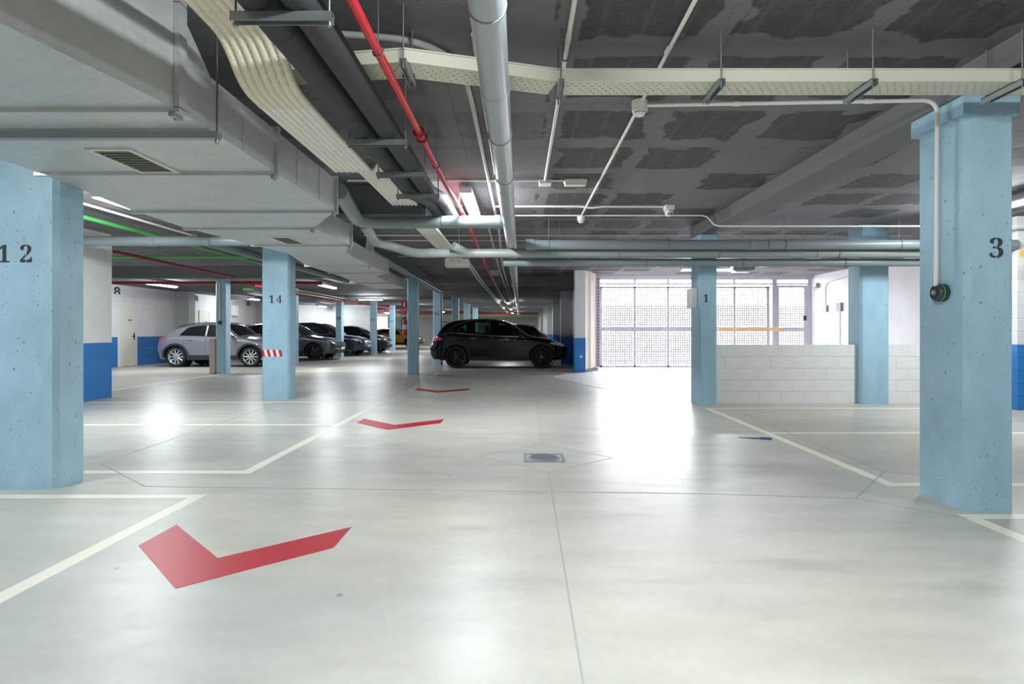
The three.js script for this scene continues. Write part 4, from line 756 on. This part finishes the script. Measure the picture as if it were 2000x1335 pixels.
  for (const c of [S.wr, S.wf]) for (const s of [1, -1]) { const w = wp.clone(); w.position.set(c, S.R, s * (W0 - 0.15)); if (s < 0) w.rotation.y = Math.PI; t.add(w); }
  const arch = (c, s) => grid(20, 2, (u, v) => { const a = Math.PI * u * 1.06 - 0.03 * Math.PI, r = Ra - 0.004 + v * S.arch, x = c + Math.cos(a) * r, y = S.R + Math.sin(a) * r; return pos(x, Math.min(y, top(x) - 0.02)).add(new THREE.Vector3(0, 0, 0.012)); }, s);
  for (const c of [S.wr, S.wf]) for (const s of [1, -1]) { local(t, 'wheel_arch', arch(c, s), S.clad); const wl = new THREE.CylinderGeometry(Ra + 0.02, Ra + 0.02, 0.34, 24, 1, true, 0, Math.PI); wl.rotateX(Math.PI / 2); wl.translate(c, S.R, s * (W0 - 0.24)); local(t, 'arch_liner', wl, M.black); const wb = new THREE.CircleGeometry(Ra + 0.02, 24, 0, Math.PI); wb.translate(c, S.R, s * (W0 - 0.4)); local(t, 'arch_liner', wb, M.black); }
  patch('sill_cladding', S.wr + Ra + 0.01, S.wf - Ra - 0.01, () => S.sill, () => S.sill + S.sillH, S.clad, 0.01, 10, 3);
  local(t, 'underbody', new RoundedBoxGeometry(L - 0.7, 0.2, W0 * 2 - 0.5, 2, 0.04).translate((xa + xb) / 2, S.sill + 0.1, 0), M.black);
  // seams and handles
  for (const x of S.seams) patch('door_seam', x, x + 0.008, () => S.sill + S.sillH, xx => belt(xx) - 0.005, M.black, 0.0015, 1, 16);
  for (const x of S.handles) for (const s of [1, -1]) { const p = pos(x, belt(x) - 0.12); local(t, 'door_handle', new RoundedBoxGeometry(0.19, 0.025, 0.03, 2, 0.01).translate(x, p.y, s * (p.z + 0.016)), S.handleMat || paint); }
  for (const s of [1, -1]) { const x = S.mirror, p = pos(x, belt(x) + 0.04); local(t, 'wing_mirror', new RoundedBoxGeometry(0.13, 0.14, 0.2, 3, 0.045).translate(x, p.y + 0.03, s * (p.z + 0.11)), S.mirrorMat || paint); }
  // lamps, bumpers, grille
  const H1 = S.head, T1 = S.tail;
  patch('headlight', H1[0], H1[1], pchip(H1[2]), pchip(H1[3]), lampMat, 0.006, 16, 5);
  patch('tail_light', T1[0], T1[1], pchip(T1[2]), pchip(T1[3]), tailMat, 0.006, 16, 5);
  const xAt = (zf, r, end) => end > 0 ? xb - r * (1 - Math.pow(1 - Math.pow(zf, 3.4), 1 / 3.4)) : xa + r * (1 - Math.pow(1 - Math.pow(zf, 3.8), 1 / 3.8));
  const nose = (n, z1, y0, y1, mat, off, end = 1) => { for (const s of [1, -1]) local(t, n, grid(10, 4, (u, v) => { const x = xAt(u * z1, end > 0 ? rf : rr, end), y = y0 + (y1 - y0) * v; const p = pos(x, y); p.x += end * off; return p; }, -s * end), mat); };
  nose('grille', 0.62, S.grille[0], S.grille[1], S.grilleMat || M.black, 0.012); nose('lower_intake', 0.8, S.grille[2], S.grille[3], cladMat, 0.014);
  nose('rear_bumper', 0.9, S.sill + 0.03, S.sill + 0.26, S.clad, 0.01, -1);
  local(t, 'number_plate', new RoundedBoxGeometry(0.012, 0.11, 0.5, 2, 0.004).translate(xb - S.front(S.plate) + 0.03, S.plate, 0), plateMat, 'white number plate');
  local(t, 'number_plate', new RoundedBoxGeometry(0.012, 0.11, 0.5, 2, 0.004).translate(xa + S.rear(0.75) - 0.015, 0.78, 0), plateMat);
  local(t, 'roof_spoiler', new RoundedBoxGeometry(0.16, 0.03, W0 * 1.25, 3, 0.012).rotateZ(0.12).translate(S.spoiler, top(S.spoiler + 0.08) - 0.005, 0), S.spoilerMat || paint);
  if (S.rails) for (const s of [1, -1]) local(t, 'roof_rail', sweep([-1.35, -1.2, -0.7, 0, 0.3].map(x => { const xx = x, y = top(xx) - 0.035; return new THREE.Vector3(xx, top(xx) + 0.005, s * (pos(xx, y).z - 0.01)); }), 0.014, 8), S.railMat || M.black);
  if (S.seeThrough) {   // seats and wheel seen through the glass
    for (const z of [-0.38, 0.38]) { local(t, 'seat', merge([new RoundedBoxGeometry(0.5, 0.16, 0.5, 2, 0.06).translate(-0.05, 0.72, z), new RoundedBoxGeometry(0.14, 0.62, 0.48, 2, 0.06).rotateZ(0.2).translate(-0.36, 1.0, z), new RoundedBoxGeometry(0.1, 0.17, 0.26, 2, 0.04).translate(-0.45, 1.36, z)]), seatMat); }
    local(t, 'rear_seat', merge([new RoundedBoxGeometry(0.5, 0.18, 1.3, 2, 0.06).translate(-0.95, 0.72, 0), new RoundedBoxGeometry(0.14, 0.6, 1.3, 2, 0.06).rotateZ(0.25).translate(-1.25, 0.98, 0), new RoundedBoxGeometry(0.1, 0.15, 0.24, 2, 0.04).translate(-1.34, 1.3, 0.4), new RoundedBoxGeometry(0.1, 0.15, 0.24, 2, 0.04).translate(-1.34, 1.3, -0.4)]), seatMat);
    local(t, 'dashboard', new RoundedBoxGeometry(0.4, 0.3, 1.4, 2, 0.1).translate(0.78, 0.92, 0), seatMat);
    local(t, 'steering_wheel', new THREE.TorusGeometry(0.18, 0.016, 8, 24).rotateY(Math.PI / 2).rotateZ(0.4).translate(0.42, 1.02, -0.38), seatMat);
    local(t, 'cabin_floor', new RoundedBoxGeometry(2.9, 0.06, 1.4, 1, 0.02).translate(-0.4, 0.5, 0), seatMat);
  }
  return t;
}
const carPaint = (c, r = 0.3, m = 0.3, coat = 0.8) => phys({ color: c, roughness: r, metalness: m, clearcoat: coat, clearcoatRoughness: 0.03, specularIntensity: coat < 0.5 ? 0.2 : 1 });
const flat = a => pchip(a);
const blackRim = std({ color: '#4a4c50', metalness: 1, roughness: 0.16 }), silverRim = std({ color: '#c9ccce', metalness: 0.75, roughness: 0.3 }), darkRim = std({ color: '#3a3c3f', metalness: 0.7, roughness: 0.3 });
const SUV = {
  x0: -2.4, x1: 2.36, W: 0.965, sill: 0.27, sillH: 0.13, R: 0.385, wr: -1.4475, wf: 1.4475, cowl: 1.0, tumble: 0.36, arch: 0.05,
  top: [[-2.4, 0.93], [-2.32, 1.08], [-2.2, 1.17], [-1.86, 1.53], [-1.74, 1.585], [-1.2, 1.665], [-0.4, 1.695], [0.12, 1.635], [0.5, 1.47], [0.98, 1.14], [1.12, 1.085], [1.7, 1.01], [2.12, 0.88], [2.3, 0.78], [2.36, 0.68]],
  belt: [[-2.4, 1.05], [-1.6, 1.19], [-0.4, 1.1], [0.9, 1.05], [1.6, 0.96], [2.36, 0.8]],
  front: pchip([[0.2, 0.16], [0.4, 0.04], [0.6, 0], [0.75, 0.03], [1, 0.1]]), rear: pchip([[0.2, 0.22], [0.45, 0.03], [0.65, 0], [0.9, 0.07], [1.1, 0.12]]),
  windows: [{ x0: -1.7, x1: -1.06, lo: [[-1.7, 1.235], [-1.06, 1.175]], hi: [[-1.7, 1.26], [-1.5, 1.43], [-1.06, 1.58]] }, { x0: -1.02, x1: -0.22, lo: [[-1.02, 1.17], [-0.22, 1.115]], hi: [[-1.02, 1.588], [-0.5, 1.618], [-0.22, 1.61]] }, { x0: -0.16, x1: 0.86, lo: [[-0.16, 1.112], [0.86, 1.075]], hi: [[-0.16, 1.605], [0.1, 1.565], [0.45, 1.4], [0.86, 1.085]] }],
  seeThrough: true, trim: true, ws: [0.98, 0.15], rw: [-1.86, -2.18], seams: [-0.2, 0.86, -1.0], handles: [-0.85, 0.1], mirror: 0.72, head: [1.75, 2.22, [[1.75, 0.83], [2.22, 0.72]], [[1.75, 0.88], [2.0, 0.88], [2.22, 0.8]]], tail: [-2.36, -1.92, [[-2.36, 0.9], [-1.92, 0.97]], [[-2.36, 1.03], [-2.1, 1.07], [-1.92, 0.99]]], grille: [0.52, 0.7, 0.3, 0.46], plate: 0.55, spoiler: -1.86, rails: false
};
const car1 = makeCar({ ...SUV, paint: carPaint('#06060a', 0.2, 0, 0.4), rim: blackRim, spokes: 5, twin: true, clad: std({ color: '#101013', roughness: 0.5 }), handleMat: trimMat }, 'car', 'glossy black car parked sideways beside the pier by the gate');
car1.position.copy(V(-0.72, 0.001, 19.6));
const CROSS = {
  x0: -2.1, x1: 2.12, W: 0.905, sill: 0.25, sillH: 0.17, R: 0.36, wr: -1.3, wf: 1.3, cowl: 0.95, tumble: 0.4, arch: 0.075,
  top: [[-2.1, 0.84], [-2.04, 0.98], [-1.93, 1.08], [-1.74, 1.13], [-1.32, 1.41], [-1.22, 1.45], [-0.7, 1.535], [-0.1, 1.56], [0.3, 1.515], [0.9, 1.13], [1.06, 1.055], [1.6, 0.98], [1.92, 0.87], [2.06, 0.76], [2.12, 0.64]],
  belt: [[-2.1, 1.02], [-1.4, 1.09], [-0.4, 1.06], [0.8, 1.01], [1.5, 0.9], [2.12, 0.76]],
  front: pchip([[0.2, 0.14], [0.4, 0.03], [0.6, 0], [0.8, 0.06], [1, 0.12]]), rear: pchip([[0.2, 0.16], [0.45, 0.02], [0.65, 0], [0.9, 0.06], [1.1, 0.12]]),
  windows: [{ x0: -1.16, x1: -0.26, lo: [[-1.16, 1.105], [-0.26, 1.075]], hi: [[-1.16, 1.115], [-0.86, 1.39], [-0.26, 1.47]] }, { x0: -0.2, x1: 0.78, lo: [[-0.2, 1.072], [0.78, 1.04]], hi: [[-0.2, 1.472], [0.14, 1.44], [0.78, 1.05]] }],
  seeThrough: false, trim: false, ws: [0.9, 0.32], rw: [-1.34, -1.72], seams: [-0.24, 0.84, -1.0], handles: [-0.78, 0.18], mirror: 0.66, head: [1.55, 1.98, [[1.55, 0.79], [1.98, 0.7]], [[1.55, 0.84], [1.8, 0.84], [1.98, 0.78]]], tail: [-2.09, -1.6, [[-2.09, 0.84], [-1.6, 1.0]], [[-2.09, 0.97], [-1.85, 1.06], [-1.6, 1.05]]], grille: [0.52, 0.68, 0.3, 0.46], plate: 0.56, spoiler: -1.32, rails: true
};
const silver = carPaint('#97969c', 0.32, 0.55);
const car2 = makeCar({ ...CROSS, paint: silver, rim: silverRim, spokes: 10, twin: false, clad: cladMat, railMat: cladMat, handleMat: silver }, 'car', 'silver crossover parked by the blue and white left wall');
car2.position.copy(V(-10.72, 0.001, 20.15));
const car3 = makeCar({ ...SUV, seeThrough: false, trim: true, W: 0.92, x1: 2.3, x0: -2.15, wr: -1.33, wf: 1.33, R: 0.36, top: SUV.top.map(([x, y]) => [x * (x > 0 ? 2.3 / 2.36 : 2.15 / 2.4), y * 0.965]), belt: SUV.belt.map(([x, y]) => [x * (x > 0 ? 2.3 / 2.36 : 2.15 / 2.4), y * 0.965]), windows: SUV.windows.map(w => ({ x0: w.x0 * 0.92, x1: w.x1 * 0.95, lo: w.lo.map(([x, y]) => [x * 0.94, y * 0.965]), hi: w.hi.map(([x, y]) => [x * 0.94, y * 0.955]) })), head: [1.62, 2.2, [[1.62, 0.82], [2.2, 0.72]], [[1.62, 0.86], [1.9, 0.86], [2.2, 0.79]]], tail: [-2.1, -1.8, [[-2.1, 0.88], [-1.8, 0.92]], [[-2.1, 0.98], [-1.8, 0.96]]], spoiler: -1.68, ws: [0.94, 0.15], rw: [-1.68, -1.95], grille: [0.54, 0.74, 0.28, 0.44], plate: 0.5, paint: carPaint('#565a5d', 0.3, 0.5), rim: blackRim, spokes: 5, twin: true, clad: cladMat }, 'car', 'dark grey car with a number plate right of column 14');
car3.position.copy(V(-10.2, 0.001, 24.6));
const car4 = makeCar({ ...SUV, seeThrough: false, paint: carPaint('#1b2436', 0.25, 0.4), rim: darkRim, spokes: 10, twin: false, clad: cladMat, grille: [0.5, 0.76, 0.28, 0.44], grilleMat: trimMat, plate: 0.5 }, 'car', 'navy car with chrome grille behind the dark grey car');
car4.position.copy(V(-10.1, 0.001, 28.3));
const car5 = makeCar({ ...CROSS, paint: carPaint('#10131a', 0.25, 0.4), rim: darkRim, spokes: 5, twin: true, clad: cladMat, grilleMat: trimMat, rails: false }, 'car', 'black car front showing between two pale blue columns');
car5.position.copy(V(-9.55, 0.001, 31.8));
const car6 = makeCar({ ...CROSS, paint: carPaint('#c08a12', 0.3, 0.3), rim: darkRim, spokes: 10, twin: false, clad: cladMat, spoilerMat: M.black, rails: false, top: CROSS.top.map(([x, y]) => [x, y * 0.93]), windows: CROSS.windows.map(w => ({ ...w, lo: w.lo.map(([x, y]) => [x, y * 0.93]), hi: w.hi.map(([x, y]) => [x, y * 0.92]) })) }, 'car', 'mustard yellow car in the far distance');
car6.position.copy(V(-9.3, 0.001, 41));
const car7 = makeCar({ ...CROSS, paint: carPaint('#121318', 0.25, 0.2), rim: darkRim, spokes: 5, twin: true, clad: cladMat, rails: false, top: CROSS.top.map(([x, y]) => [x, y * 1.04]) }, 'car', 'dark car behind the glossy black car, tail towards the wall');
car7.position.copy(V(-0.65, 0.001, 26.2)); car7.rotation.y = Math.PI;
renderer.render(scene, camera);
